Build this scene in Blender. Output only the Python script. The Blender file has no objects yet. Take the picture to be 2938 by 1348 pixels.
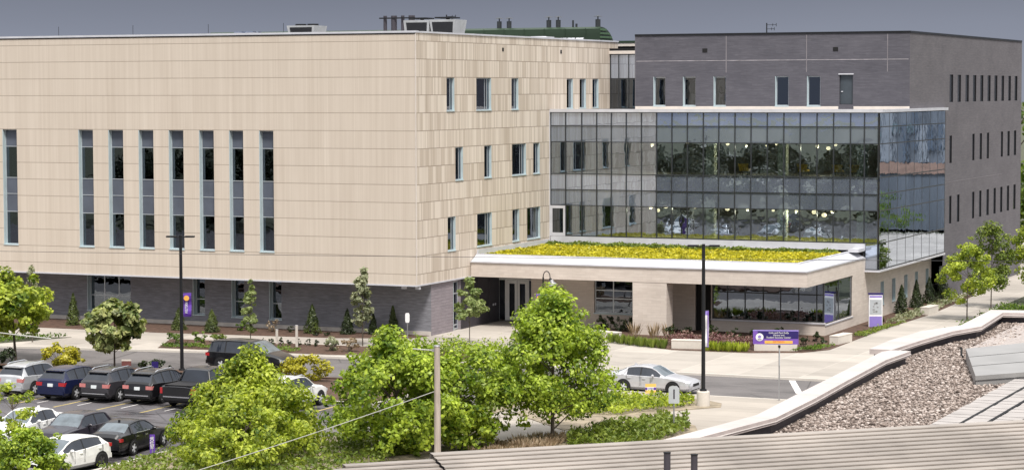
import bpy, math, random
import numpy as np
from mathutils import Vector, Matrix
random.seed(7)
RNG = np.random.default_rng(11)
scn = bpy.context.scene
COL = scn.collection
PI = math.pi

# ------------------------------------------------------------------ object helpers
def tag(o, label=None, cat=None, group=None, kind=None):
    if label: o['label'] = label
    if cat: o['category'] = cat
    if group: o['group'] = group
    if kind: o['kind'] = kind
    return o

def empty(name, loc=(0, 0, 0), rz=0, label=None, cat=None, group=None):
    o = bpy.data.objects.new(name, None)
    COL.objects.link(o)
    o.empty_display_size = 0.3
    o.location = loc
    o.rotation_euler = (0, 0, rz)
    return tag(o, label, cat, group)

def place(o, mesh_world_loc, parent):
    if parent is not None:
        o.parent = parent

def wloc(o):
    v = Vector((0, 0, 0))
    while o is not None:
        v = v + Vector(o.location)
        o = o.parent
    return v

class MB:
    """collects faces of one part"""
    def __init__(s):
        s.v = []; s.f = []; s.m = []
    def face(s, pts, mi=0):
        n = len(s.v)
        s.v.extend([tuple(p) for p in pts])
        s.f.append(tuple(range(n, n + len(pts)))); s.m.append(mi)
        return s
    def box(s, x0, x1, y0, y1, z0, z1, mi=0):
        n = len(s.v)
        s.v.extend([(x0,y0,z0),(x1,y0,z0),(x1,y1,z0),(x0,y1,z0),(x0,y0,z1),(x1,y0,z1),(x1,y1,z1),(x0,y1,z1)])
        for q in ((3,2,1,0),(4,5,6,7),(0,1,5,4),(1,2,6,5),(2,3,7,6),(3,0,4,7)):
            s.f.append(tuple(n + i for i in q)); s.m.append(mi)
        return s
    def obox(s, c, ax, hx, hy, hz, mi=0):
        """oriented box: c centre, ax angle about z, half sizes"""
        ca, sa = math.cos(ax), math.sin(ax); n = len(s.v)
        for dz in (-hz, hz):
            for dx, dy in ((-hx,-hy),(hx,-hy),(hx,hy),(-hx,hy)):
                s.v.append((c[0]+ca*dx-sa*dy, c[1]+sa*dx+ca*dy, c[2]+dz))
        for q in ((3,2,1,0),(4,5,6,7),(0,1,5,4),(1,2,6,5),(2,3,7,6),(3,0,4,7)):
            s.f.append(tuple(n + i for i in q)); s.m.append(mi)
        return s
    def prism(s, poly, z0, z1, mi=0, mtop=None, bottom=True):
        n = len(s.v); k = len(poly)
        s.v.extend([(p[0], p[1], z0) for p in poly]); s.v.extend([(p[0], p[1], z1) for p in poly])
        if bottom: s.f.append(tuple(n + i for i in reversed(range(k)))); s.m.append(mi)
        s.f.append(tuple(n + k + i for i in range(k))); s.m.append(mi if mtop is None else mtop)
        for i in range(k):
            j = (i + 1) % k
            s.f.append((n+i, n+j, n+k+j, n+k+i)); s.m.append(mi)
        return s
    def cyl(s, p0, p1, r0, r1=None, n=10, mi=0, caps=True):
        r1 = r0 if r1 is None else r1
        p0 = Vector(p0); p1 = Vector(p1); d = (p1 - p0)
        if d.length < 1e-6: return s
        d.normalize()
        a = Vector((0,0,1)) if abs(d.z) < .9 else Vector((1,0,0))
        u = d.cross(a).normalized(); w = d.cross(u).normalized()
        b = len(s.v)
        for p, r in ((p0, r0), (p1, r1)):
            for i in range(n):
                t = 2*PI*i/n
                s.v.append(tuple(p + u*(r*math.cos(t)) + w*(r*math.sin(t))))
        for i in range(n):
            j = (i+1) % n
            s.f.append((b+j, b+i, b+n+i, b+n+j)); s.m.append(mi)
        if caps:
            s.f.append(tuple(b+i for i in range(n))); s.m.append(mi)
            s.f.append(tuple(b+n+i for i in reversed(range(n)))); s.m.append(mi)
        return s
    def tube(s, pts, r, n=6, mi=0):
        rs = r if isinstance(r, (list, tuple)) else [r]*len(pts)
        for i in range(len(pts)-1):
            s.cyl(pts[i], pts[i+1], rs[i], rs[i+1], n, mi)
        return s
    def sphere(s, c, rx, ry=None, rz=None, n=10, m=6, mi=0):
        ry = rx if ry is None else ry; rz = rx if rz is None else rz
        b = len(s.v)
        for i in range(m+1):
            ph = PI*i/m
            for j in range(n):
                t = 2*PI*j/n
                s.v.append((c[0]+rx*math.sin(ph)*math.cos(t), c[1]+ry*math.sin(ph)*math.sin(t), c[2]+rz*math.cos(ph)))
        for i in range(m):
            for j in range(n):
                k = (j+1) % n
                s.f.append((b+i*n+j, b+(i+1)*n+j, b+(i+1)*n+k, b+i*n+k)); s.m.append(mi)
        return s
    def build(s, name, mats, parent=None, smooth=None, local=False):
        me = bpy.data.meshes.new(name)
        v = s.v
        if parent is not None and not local:
            L = wloc(parent)
            v = [(p[0]-L.x, p[1]-L.y, p[2]-L.z) for p in v]
        me.from_pydata(v, [], s.f)
        mats = mats if isinstance(mats, (list, tuple)) else [mats]
        for m in mats: me.materials.append(m)
        if len(mats) > 1: me.polygons.foreach_set('material_index', s.m)
        if smooth is not None:
            me.polygons.foreach_set('use_smooth', [True]*len(s.f))
            me.validate()
            try: me.set_sharp_from_angle(angle=math.radians(smooth))
            except Exception: pass
        me.update()
        o = bpy.data.objects.new(name, me); COL.objects.link(o)
        if parent is not None: o.parent = parent
        return o

def np_mesh(name, verts, nper, mat, parent=None, origin=(0,0,0)):
    """mesh of many separate n-gons; verts (N*nper,3)"""
    verts = np.asarray(verts, dtype=np.float32) - np.asarray(origin, dtype=np.float32)
    N = len(verts)//nper
    me = bpy.data.meshes.new(name)
    me.vertices.add(len(verts)); me.vertices.foreach_set('co', verts.ravel())
    me.loops.add(N*nper); me.loops.foreach_set('vertex_index', np.arange(N*nper, dtype=np.int32))
    me.polygons.add(N)
    me.polygons.foreach_set('loop_start', np.arange(0, N*nper, nper, dtype=np.int32))
    me.polygons.foreach_set('loop_total', np.full(N, nper, dtype=np.int32))
    me.materials.append(mat)
    me.update(calc_edges=True); me.validate()
    o = bpy.data.objects.new(name, me); COL.objects.link(o)
    if parent is not None: o.parent = parent
    else: o.location = origin
    return o

def copy_tree(o, parent=None):
    c = o.copy(); COL.objects.link(c); c.parent = parent
    for ch in list(o.children): copy_tree(ch, c)
    return c

# ------------------------------------------------------------------ materials
def nodes(name):
    m = bpy.data.materials.new(name); m.use_nodes = True
    nt = m.node_tree; b = nt.nodes['Principled BSDF']
    return m, nt, b, nt.links

def math_node(nt, op, a, b=None, c=None):
    n = nt.nodes.new('ShaderNodeMath'); n.operation = op
    for i, x in enumerate((a, b, c)):
        if x is None: continue
        if isinstance(x, (int, float)): n.inputs[i].default_value = x
        else: nt.links.new(x, n.inputs[i])
    return n.outputs[0]

def mix_col(nt, fac, a, b, mode='MIX'):
    n = nt.nodes.new('ShaderNodeMix'); n.data_type = 'RGBA'; n.blend_type = mode
    for sock, x in ((n.inputs[0], fac), (n.inputs[6], a), (n.inputs[7], b)):
        if isinstance(x, (int, float)): sock.default_value = x
        elif isinstance(x, (tuple, list)): sock.default_value = (x[0], x[1], x[2], 1)
        else: nt.links.new(x, sock)
    return n.outputs[2]

def ramp(nt, fac, stops):
    n = nt.nodes.new('ShaderNodeValToRGB')
    e = n.color_ramp.elements
    while len(e) < len(stops): e.new(.5)
    for i, (p, c) in enumerate(stops):
        e[i].position = p; e[i].color = (c[0], c[1], c[2], 1)
    nt.links.new(fac, n.inputs[0])
    return n.outputs[0]

def coords(nt, scale=(1,1,1), world=True):
    """world position scaled (objects here stand unscaled)"""
    g = nt.nodes.new('ShaderNodeNewGeometry') if world else nt.nodes.new('ShaderNodeTexCoord')
    mp = nt.nodes.new('ShaderNodeMapping'); mp.inputs['Scale'].default_value = scale
    nt.links.new(g.outputs['Position'] if world else g.outputs['Object'], mp.inputs['Vector'])
    return mp.outputs[0]

def noise(nt, vec, scale, detail=4, rough=.55):
    n = nt.nodes.new('ShaderNodeTexNoise'); n.inputs['Scale'].default_value = scale
    n.inputs['Detail'].default_value = detail; n.inputs['Roughness'].default_value = rough
    nt.links.new(vec, n.inputs['Vector'])
    return n.outputs['Fac']

def bump(nt, b, h, strength=.3, dist=.02):
    n = nt.nodes.new('ShaderNodeBump'); n.inputs['Strength'].default_value = strength; n.inputs['Distance'].default_value = dist
    nt.links.new(h, n.inputs['Height']); nt.links.new(n.outputs[0], b.inputs['Normal'])

def sc(c, k): return (min(c[0]*k,1), min(c[1]*k,1), min(c[2]*k,1))

def mat(name, col, rough=.6, metal=0, var=.12, scale=2.0, spec=.4, stretch=(1,1,1), bmp=0, coat=0, world=True):
    m, nt, b, ln = nodes(name)
    b.inputs['Roughness'].default_value = rough; b.inputs['Metallic'].default_value = metal
    b.inputs['Specular IOR Level'].default_value = spec
    if coat: b.inputs['Coat Weight'].default_value = coat; b.inputs['Coat Roughness'].default_value = .06
    v = coords(nt, stretch, world)
    f = noise(nt, v, scale, 5)
    c = ramp(nt, f, [(.3, sc(col, 1-var)), (.7, sc(col, 1+var))])
    ln.new(c, b.inputs['Base Color'])
    if bmp: bump(nt, b, noise(nt, v, scale*6, 3), bmp)
    return m

def uz(nt, axis):
    g = nt.nodes.new('ShaderNodeNewGeometry'); s = nt.nodes.new('ShaderNodeSeparateXYZ')
    nt.links.new(g.outputs['Position'], s.inputs[0])
    return s.outputs[0 if axis == 'x' else 1], s.outputs[2]

def combine(nt, a, b, c=0.0):
    n = nt.nodes.new('ShaderNodeCombineXYZ')
    for i, x in enumerate((a, b, c)):
        if isinstance(x, (int, float)): n.inputs[i].default_value = x
        else: nt.links.new(x, n.inputs[i])
    return n.outputs[0]

def white1(nt, v):
    n = nt.nodes.new('ShaderNodeTexWhiteNoise'); n.noise_dimensions = '3D'; nt.links.new(v, n.inputs['Vector'])
    return n.outputs['Value']

def cladding(name, axis, contrast):
    """terracotta panels in courses 1.15 m high with narrow ribs of slightly different tone"""
    m, nt, b, ln = nodes(name)
    u, z = uz(nt, axis)
    zz = math_node(nt, 'DIVIDE', math_node(nt, 'SUBTRACT', z, 4.15 - 1.15*4), 1.15)
    row = math_node(nt, 'FLOOR', zz)
    fz = math_node(nt, 'FRACT', zz)
    off = white1(nt, combine(nt, row, 3.7, 1.1))
    uo = math_node(nt, 'ADD', u, math_node(nt, 'MULTIPLY', off, 2.0))
    # irregular ribs: warp u with noise and quantise
    w = noise(nt, combine(nt, uo, math_node(nt, 'MULTIPLY', row, 5.3)), .9, 2)
    uw = math_node(nt, 'ADD', uo, math_node(nt, 'MULTIPLY', w, 1.6))
    k1 = white1(nt, combine(nt, math_node(nt, 'FLOOR', math_node(nt, 'MULTIPLY', uw, 5.2)), row, 0.3))
    k2 = white1(nt, combine(nt, math_node(nt, 'FLOOR', math_node(nt, 'MULTIPLY', uw, 1.15)), row, 8.3))
    k3 = noise(nt, combine(nt, math_node(nt, 'MULTIPLY', u, 14.0), math_node(nt, 'MULTIPLY', row, 9.0)), 1.0, 2)
    k4 = noise(nt, combine(nt, math_node(nt, 'MULTIPLY', u, 4.2), math_node(nt, 'MULTIPLY', z, .05)), 1.0, 3)
    if contrast <= 1: k3 = noise(nt, combine(nt, math_node(nt, 'MULTIPLY', u, 13.0), math_node(nt, 'MULTIPLY', z, .06)), 1.0, 3)
    if contrast > 1: wt = (.50, .30, .12, .08)
    else: wt = (.07, .05, .40, .48)
    t = math_node(nt, 'ADD', math_node(nt, 'MULTIPLY', k1, wt[0]), math_node(nt, 'MULTIPLY', k2, wt[1]))
    t = math_node(nt, 'ADD', t, math_node(nt, 'MULTIPLY', k3, wt[2])); t = math_node(nt, 'ADD', t, math_node(nt, 'MULTIPLY', k4, wt[3]))
    A = (.470, .400, .330); B = (.630, .560, .485)
    mid = tuple((a+bb)/2 for a, bb in zip(A, B))
    lo = tuple(mm + (a-mm)*contrast for a, mm in zip(A, mid)); hi = tuple(mm + (bb-mm)*contrast for bb, mm in zip(B, mid))
    c = ramp(nt, t, [(.30, lo), (.70, hi)])
    # panel joints
    j = math_node(nt, 'LESS_THAN', math_node(nt, 'ABSOLUTE', math_node(nt, 'SUBTRACT', fz, .5)), .478)
    fu = math_node(nt, 'FRACT', math_node(nt, 'MULTIPLY', uw, 1.15))
    jv = math_node(nt, 'MULTIPLY', math_node(nt, 'LESS_THAN', fu, .035), .5 if contrast > .8 else .06)
    c = mix_col(nt, jv, c, (.26, .21, .165))
    c = mix_col(nt, math_node(nt, 'MULTIPLY', math_node(nt, 'SUBTRACT', 1.0, j), .62 if contrast <= 1 else .8), c, (.19, .15, .115))
    # soft weathering, large patches
    big = noise(nt, combine(nt, math_node(nt, 'MULTIPLY', u, .5), math_node(nt, 'MULTIPLY', z, .12)), 1.0, 3)
    c = mix_col(nt, .18, c, ramp(nt, big, [(.3, (.46,.395,.33)), (.7, (.64,.57,.495))]), 'MIX')
    ln.new(c, b.inputs['Base Color'])
    b.inputs['Roughness'].default_value = .75; b.inputs['Specular IOR Level'].default_value = .25
    bump(nt, b, math_node(nt, 'ADD', k3, math_node(nt, 'MULTIPLY', j, 2.0)), .35, .03)
    return m

def brickwork(name, axis, c0, c1, bl=.9, bh=.2, mortar=None, streak=.5, msize=.008, bstr=.3):
    m, nt, b, ln = nodes(name)
    u, z = uz(nt, axis)
    v = combine(nt, u, z)
    bt = nt.nodes.new('ShaderNodeTexBrick')
    ln.new(v, bt.inputs['Vector'])
    bt.inputs['Scale'].default_value = 1.0
    bt.inputs['Brick Width'].default_value = bl; bt.inputs['Row Height'].default_value = bh
    bt.inputs['Mortar Size'].default_value = msize; bt.inputs['Mortar Smooth'].default_value = .2
    bt.inputs['Color1'].default_value = (*c0, 1); bt.inputs['Color2'].default_value = (*c1, 1)
    bt.inputs['Mortar'].default_value = (*(mortar or sc(c0, .8)), 1)
    bt.offset = .5; bt.squash = 1
    st = noise(nt, combine(nt, math_node(nt, 'MULTIPLY', u, 1.3), math_node(nt, 'MULTIPLY', z, 9.0)), 1.0, 4, .65)
    c = mix_col(nt, streak, bt.outputs['Color'], ramp(nt, st, [(.3, sc(c0, .62)), (.52, sc(c0, 1.05)), (.75, sc(c1, 1.35))]))
    big = noise(nt, combine(nt, math_node(nt, 'MULTIPLY', u, .35), math_node(nt, 'MULTIPLY', z, .5)), 1.0, 3)
    c = mix_col(nt, .35, c, ramp(nt, big, [(.3, sc(c0, .85)), (.7, sc(c1, 1.1))]))
    ln.new(c, b.inputs['Base Color'])
    b.inputs['Roughness'].default_value = .85; b.inputs['Specular IOR Level'].default_value = .2
    bump(nt, b, st, bstr, .02)
    return m

def glass_mat(name, tint, refl, rough=0.0, wobble=.004):
    """clear glazing: see-through tint mixed with a mirror that strengthens at grazing angles"""
    m, nt, b, ln = nodes(name)
    nt.nodes.remove(b)
    out = nt.nodes['Material Output']
    tr = nt.nodes.new('ShaderNodeBsdfTransparent'); tr.inputs[0].default_value = (*tint, 1)
    gl = nt.nodes.new('ShaderNodeBsdfGlossy'); gl.inputs['Roughness'].default_value = rough
    gl.inputs['Color'].default_value = (.74, .83, .97, 1)
    fr = nt.nodes.new('ShaderNodeFresnel'); fr.inputs['IOR'].default_value = 1.5
    f = math_node(nt, 'MINIMUM', math_node(nt, 'ADD', math_node(nt, 'MULTIPLY', fr.outputs[0], 1.2), refl), 1.0)
    if wobble:
        v = coords(nt, (1, 1, 1))
        h = noise(nt, v, .9, 2)
        bp = nt.nodes.new('ShaderNodeBump'); bp.inputs['Strength'].default_value = 1.0; bp.inputs['Distance'].default_value = wobble
        ln.new(h, bp.inputs['Height']); ln.new(bp.outputs[0], gl.inputs['Normal'])
    mx = nt.nodes.new('ShaderNodeMixShader')
    ln.new(f, mx.inputs[0]); ln.new(tr.outputs[0], mx.inputs[1]); ln.new(gl.outputs[0], mx.inputs[2])
    ln.new(mx.outputs[0], out.inputs[0])
    return m

def leaf_mat(name, cols, trans=.35, big=None):
    m, nt, b, ln = nodes(name)
    out = nt.nodes['Material Output']
    g = nt.nodes.new('ShaderNodeNewGeometry')
    n = len(cols)
    c = ramp(nt, g.outputs['Random Per Island'], [(i/(n-1) if n > 1 else 0, cc) for i, cc in enumerate(cols)])
    v = coords(nt)
    f = noise(nt, v, .8, 3)
    c = mix_col(nt, .45, c, ramp(nt, f, [(.35, sc(cols[0], .8)), (.65, sc(cols[-1], 1.05))]))
    ln.new(c, b.inputs['Base Color'])
    b.inputs['Roughness'].default_value = .45; b.inputs['Specular IOR Level'].default_value = .35
    t = nt.nodes.new('ShaderNodeBsdfTranslucent')
    ln.new(mix_col(nt, 1.0, c, (1.25, 1.3, .55), 'MULTIPLY'), t.inputs['Color'])
    mx = nt.nodes.new('ShaderNodeMixShader'); mx.inputs[0].default_value = trans
    ln.new(b.outputs[0], mx.inputs[1]); ln.new(t.outputs[0], mx.inputs[2]); ln.new(mx.outputs[0], out.inputs[0])
    return m

def emit_mat(name, col, strength):
    m, nt, b, ln = nodes(name)
    b.inputs['Base Color'].default_value = (*col, 1)
    b.inputs['Emission Color'].default_value = (*col, 1); b.inputs['Emission Strength'].default_value = strength
    return m

def concrete(name, col, joints=None, rough=.8, var=.16, stain=.3):
    m, nt, b, ln = nodes(name)
    v = coords(nt)
    f = noise(nt, v, .35, 6, .6); f2 = noise(nt, v, 9, 4)
    c = ramp(nt, f, [(.3, sc(col, 1-var)), (.7, sc(col, 1+var*.7))])
    c = mix_col(nt, .25, c, ramp(nt, f2, [(.3, sc(col, .8)), (.7, sc(col, 1.12))]))
    if stain:
        s = noise(nt, coords(nt, (.3, 1.1, 1)), .75, 7, .75)
        c = mix_col(nt, math_node(nt, 'MULTIPLY', ramp(nt, s, [(.50, (0,0,0)), (.66, (1,1,1))]), stain), c, sc(col, .52))
    if joints:
        g = nt.nodes.new('ShaderNodeNewGeometry'); sp = nt.nodes.new('ShaderNodeSeparateXYZ'); ln.new(g.outputs['Position'], sp.inputs[0])
        for i, (st, of) in enumerate(joints):
            if not st: continue
            fr = math_node(nt, 'FRACT', math_node(nt, 'DIVIDE', math_node(nt, 'ADD', sp.outputs[i], of), st))
            j = math_node(nt, 'LESS_THAN', fr, .055/st)
            c = mix_col(nt, math_node(nt, 'MULTIPLY', j, .6), c, sc(col, 1.5 if joints[0][0] else .5))
        # slabs poured at different times
        cell = white1(nt, combine(nt, math_node(nt, 'FLOOR', math_node(nt, 'DIVIDE', math_node(nt, 'ADD', sp.outputs[0], joints[0][1]), joints[0][0] or 50)),
                                  math_node(nt, 'FLOOR', math_node(nt, 'DIVIDE', math_node(nt, 'ADD', sp.outputs[1], joints[1][1]), joints[1][0] or 50)), 2.2))
        c = mix_col(nt, .36, c, ramp(nt, cell, [(0, sc(col, .5)), (1, sc(col, 1.25))]))
    ln.new(c, b.inputs['Base Color']); b.inputs['Roughness'].default_value = rough; b.inputs['Specular IOR Level'].default_value = .3
    bump(nt, b, f2, .2, .01)
    return m

def asphalt(name, col, wet=0, rough=.85):
    m, nt, b, ln = nodes(name)
    v = coords(nt)
    f = noise(nt, v, .22, 6, .62); f2 = noise(nt, v, 14, 3)
    s = noise(nt, coords(nt, (.35, 1.1, 1)), .55, 6, .65)
    c = ramp(nt, f, [(.3, sc(col, .72)), (.7, sc(col, 1.25))])
    c = mix_col(nt, .35, c, ramp(nt, f2, [(.3, sc(col, .6)), (.75, sc(col, 1.5))]))
    k = ramp(nt, s, [(.5, (0,0,0)), (.62, (1,1,1))])
    c = mix_col(nt, math_node(nt, 'MULTIPLY', k, .35 + .4*wet), c, sc(col, .38))
    # cracks
    vo = nt.nodes.new('ShaderNodeTexVoronoi'); vo.feature = 'DISTANCE_TO_EDGE'; vo.inputs['Scale'].default_value = .16
    ln.new(v, vo.inputs['Vector'])
    ck = math_node(nt, 'LESS_THAN', vo.outputs['Distance'], .006)
    c = mix_col(nt, math_node(nt, 'MULTIPLY', ck, .6), c, sc(col, .3))
    ln.new(c, b.inputs['Base Color'])
    r = math_node(nt, 'SUBTRACT', rough, math_node(nt, 'MULTIPLY', k, .5*wet))
    ln.new(r, b.inputs['Roughness'])
    bump(nt, b, f2, .25, .01)
    return m

def paint(name, col, metal=.25, rough=.28):
    m, nt, b, ln = nodes(name)
    b.inputs['Base Color'].default_value = (*col, 1); b.inputs['Metallic'].default_value = metal
    b.inputs['Roughness'].default_value = rough; b.inputs['Coat Weight'].default_value = .4; b.inputs['Coat Roughness'].default_value = .05
    v = coords(nt, (1,1,1), False); f = noise(nt, v, 2.5, 3)
    ln.new(ramp(nt, f, [(.3, sc(col, .9)), (.7, sc(col, 1.08))]), b.inputs['Base Color'])
    return m
# ------------------------------------------------------------------ shared materials
MT = {}
MT['clad_front'] = cladding('terracotta_front', 'x', .8)
MT['clad_side'] = cladding('terracotta_side', 'y', 1.2)
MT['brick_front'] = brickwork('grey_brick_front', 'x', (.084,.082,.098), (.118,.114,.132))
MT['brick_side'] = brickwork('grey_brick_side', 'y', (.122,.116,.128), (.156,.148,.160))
MT['brick_low'] = brickwork('grey_brick_ground', 'x', (.19,.192,.215), (.25,.252,.278), streak=.9)
MT['brick_low_side'] = brickwork('grey_brick_ground_side', 'y', (.23,.205,.225), (.30,.265,.285), bl=1.1, bh=.2, mortar=(.10,.085,.095), msize=.02)
MT['stone_front'] = brickwork('limestone_front', 'x', (.53,.465,.415), (.63,.565,.51), bl=.62, bh=.19, mortar=(.42,.36,.31), streak=.25, msize=.006, bstr=.15)
MT['stone_side'] = brickwork('limestone_side', 'y', (.53,.465,.415), (.63,.565,.51), bl=.62, bh=.19, mortar=(.42,.36,.31), streak=.25, msize=.006, bstr=.15)
MT['white_metal'] = mat('white_metal', (.56,.565,.61), .35, .1, .08, 1.2)
MT['alu'] = mat('pale_aluminium', (.52,.55,.58), .35, .5, .08)
MT['jamb'] = mat('pale_jamb', (.50,.60,.63), .4, .2, .06)
MT['dark_metal'] = mat('dark_metal', (.018,.019,.022), .4, .3, .1)
MT['mullion'] = mat('mullion_dark', (.05,.055,.06), .35, .4, .1)
MT['black'] = mat('black', (.006,.006,.007), .7, 0, .1)
MT['interior'] = mat('interior_wall', (.16,.155,.14), .9, 0, .45, .5)
MT['floor_in'] = mat('interior_floor', (.30,.28,.25), .7, 0, .2)
def spandrel_mat():
    m = glass_mat('spandrel_glass', (0,0,0), .46, .0); nt = m.node_tree
    tr = [n for n in nt.nodes if n.type == 'BSDF_TRANSPARENT'][0]; d = nt.nodes.new('ShaderNodeBsdfDiffuse')
    nt.links.new(ramp(nt, noise(nt, coords(nt, (1,1,.3)), .4, 3), [(.3,(.14,.165,.215)),(.7,(.22,.25,.32))]), d.inputs[0])
    for l in list(tr.outputs[0].links): nt.links.new(d.outputs[0], l.to_socket)
    return m
MT['spandrel'] = spandrel_mat()
MT['spandrel_tall'] = mat('spandrel_panel', (.105,.118,.15), .25, .1, .12, .8)
def frit_mat():
    m = glass_mat('fritted_glass', (.30,.31,.33), .5, .008); nt = m.node_tree; out = nt.nodes['Material Output']; old = out.inputs[0].links[0].from_socket
    d = nt.nodes.new('ShaderNodeBsdfDiffuse'); nt.links.new(ramp(nt, noise(nt, coords(nt, (1,1,.3)), .35, 3), [(.3,(.16,.19,.24)),(.7,(.25,.285,.345))]), d.inputs[0])
    mx = nt.nodes.new('ShaderNodeMixShader'); mx.inputs[0].default_value = .45
    nt.links.new(old, mx.inputs[1]); nt.links.new(d.outputs[0], mx.inputs[2]); nt.links.new(mx.outputs[0], out.inputs[0]); return m
MT['frit'] = frit_mat()
MT['slit'] = mat('slit_glass', (.012,.012,.016), .12, 0, .2, 1, spec=.5)
MT['vision'] = glass_mat('vision_glass', (.66,.72,.70), .30)
MT['vision_side'] = glass_mat('mirror_glass', (.10,.13,.16), .48, .0, .004)
MT['podium_glass'] = glass_mat('podium_glass', (.30,.33,.36), .20)
MT['win'] = glass_mat('window_glass', (.22,.25,.25), .12)
MT['roof'] = mat('roof_membrane', (.42,.42,.43), .8, 0, .15, .6)
MT['concrete_wall'] = mat('concrete_plinth', (.52,.48,.44), .85, 0, .15, 1.5)
MT['slate'] = mat('slate_paint', (.05,.062,.075), .45, 0, .1)
MT['soffit'] = mat('soffit', (.55,.53,.5), .7, 0, .05)
MT['dark_panel'] = mat('dark_panel', (.05,.045,.055), .5, .1, .25, 1.2)
MT['terra_band'] = mat('flashing', (.66,.60,.55), .5, .1, .06)

bld = empty('academic_building', (0, 0, 0), 0,
            'large campus building with beige panelled wing, dark brick block, glass corner and green-roofed entrance', 'building')
BW = MT

def pt(axis, pos, u, z, d, out):
    """point on a wall: d metres inward"""
    return (u, pos - out*d, z) if axis == 'y' else (pos - out*d, u, z)

def wall_holes(mb, axis, pos, out, u0, u1, z0, z1, holes, depth=.3, mi=0, mrev=0):
    us = sorted({u0, u1, *[h[0] for h in holes], *[h[1] for h in holes]}); us = [u for u in us if u0-1e-6 <= u <= u1+1e-6]
    zs = sorted({z0, z1, *[h[2] for h in holes], *[h[3] for h in holes]}); zs = [z for z in zs if z0-1e-6 <= z <= z1+1e-6]
    flip = (axis == 'y') == (out > 0)
    def q(a):
        mb.face(list(reversed(a)) if flip else a, mi)
    for i in range(len(us)-1):
        for j in range(len(zs)-1):
            um, zm = (us[i]+us[i+1])/2, (zs[j]+zs[j+1])/2
            if any(h[0] < um < h[1] and h[2] < zm < h[3] for h in holes): continue
            q([pt(axis,pos,us[i],zs[j],0,out), pt(axis,pos,us[i+1],zs[j],0,out), pt(axis,pos,us[i+1],zs[j+1],0,out), pt(axis,pos,us[i],zs[j+1],0,out)])
    for a, b, c, d in holes:
        for (p, r) in (((a,c),(b,c)), ((b,c),(b,d)), ((b,d),(a,d)), ((a,d),(a,c))):
            if c <= z0+1e-6 and p[1] == c and r[1] == c: continue
            if p[0] == r[0] and (abs(p[0]-u0) < 1e-6 or abs(p[0]-u1) < 1e-6 or (axis == 'x' and pos == 23.5 and abs(p[0]-12.1) < 1e-6)): continue
            mb.face([pt(axis,pos,p[0],p[1],0,out), pt(axis,pos,r[0],r[1],0,out), pt(axis,pos,r[0],r[1],depth,out), pt(axis,pos,p[0],p[1],depth,out)], mrev)

def wbox(mb, axis, pos, out, u0, u1, z0, z1, d0, d1, mi=0):
    a = pt(axis, pos, u0, z0, d0, out); b = pt(axis, pos, u1, z1, d1, out)
    mb.box(min(a[0],b[0]), max(a[0],b[0]), min(a[1],b[1]), max(a[1],b[1]), min(z0,z1), max(z0,z1), mi)

def window(axis, pos, out, u0, u1, z0, z1, depth=.25, panes=1, mull=(), jamb=None, glass='win', fr=.055, parent=None, spand=None, sill=True, name='window', trans=()):
    """frame (the window) > pane, spandrel.  u grows along the wall"""
    f = MB(); e = .012; t = .07
    D0, D1 = depth - t, depth
    wbox(f,axis,pos,out,u0+e,u0+e+fr,z0+e,z1-e,D0,D1); wbox(f,axis,pos,out,u1-e-fr,u1-e,z0+e,z1-e,D0,D1)
    wbox(f,axis,pos,out,u0+e+fr,u1-e-fr,z0+e,z0+e+fr,D0,D1); wbox(f,axis,pos,out,u0+e+fr,u1-e-fr,z1-e-fr,z1-e,D0,D1)
    for m in mull: wbox(f,axis,pos,out,m-fr*.5,m+fr*.5,z0+e+fr,z1-e-fr,D0+.004,D1)
    for m in trans: wbox(f,axis,pos,out,u0+e+fr,u1-e-fr,m-fr*.45,m+fr*.45,D0+.002,D1)
    if jamb == 'lo': wbox(f,axis,pos,out,u0+.004,u0+.035,z0+e,z1-e,-.012,D0-.002,1)
    if jamb == 'hi': wbox(f,axis,pos,out,u1-.035,u1-.004,z0+e,z1-e,-.012,D0-.002,1)
    if sill: wbox(f,axis,pos,out,u0-.03,u1+.03,z0-.05,z0+.01,-.05,D0-.004,1)
    w = f.build(name, [MT['alu'], MT['jamb']], parent or bld)
    segs = spand or []
    zz = [(z0+fr, z1-fr)]
    for (a, b) in segs:
        zz = [x for (p, q) in zz for x in ((p, min(q, a)), (max(p, b), q)) if x[1]-x[0] > .02]
    for a, b in zz:
        g = MB(); wbox(g,axis,pos,out,u0+.02,u1-.02,a,b,D1-.045,D1-.033); g.build('pane', MT[glass], w)
    for a, b in segs:
        s = MB(); wbox(s,axis,pos,out,u0+.03,u1-.03,a+.02,b-.02,D1-.04,D1-.01); s.build('spandrel', MT['spandrel_tall'], w)
    return w

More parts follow.
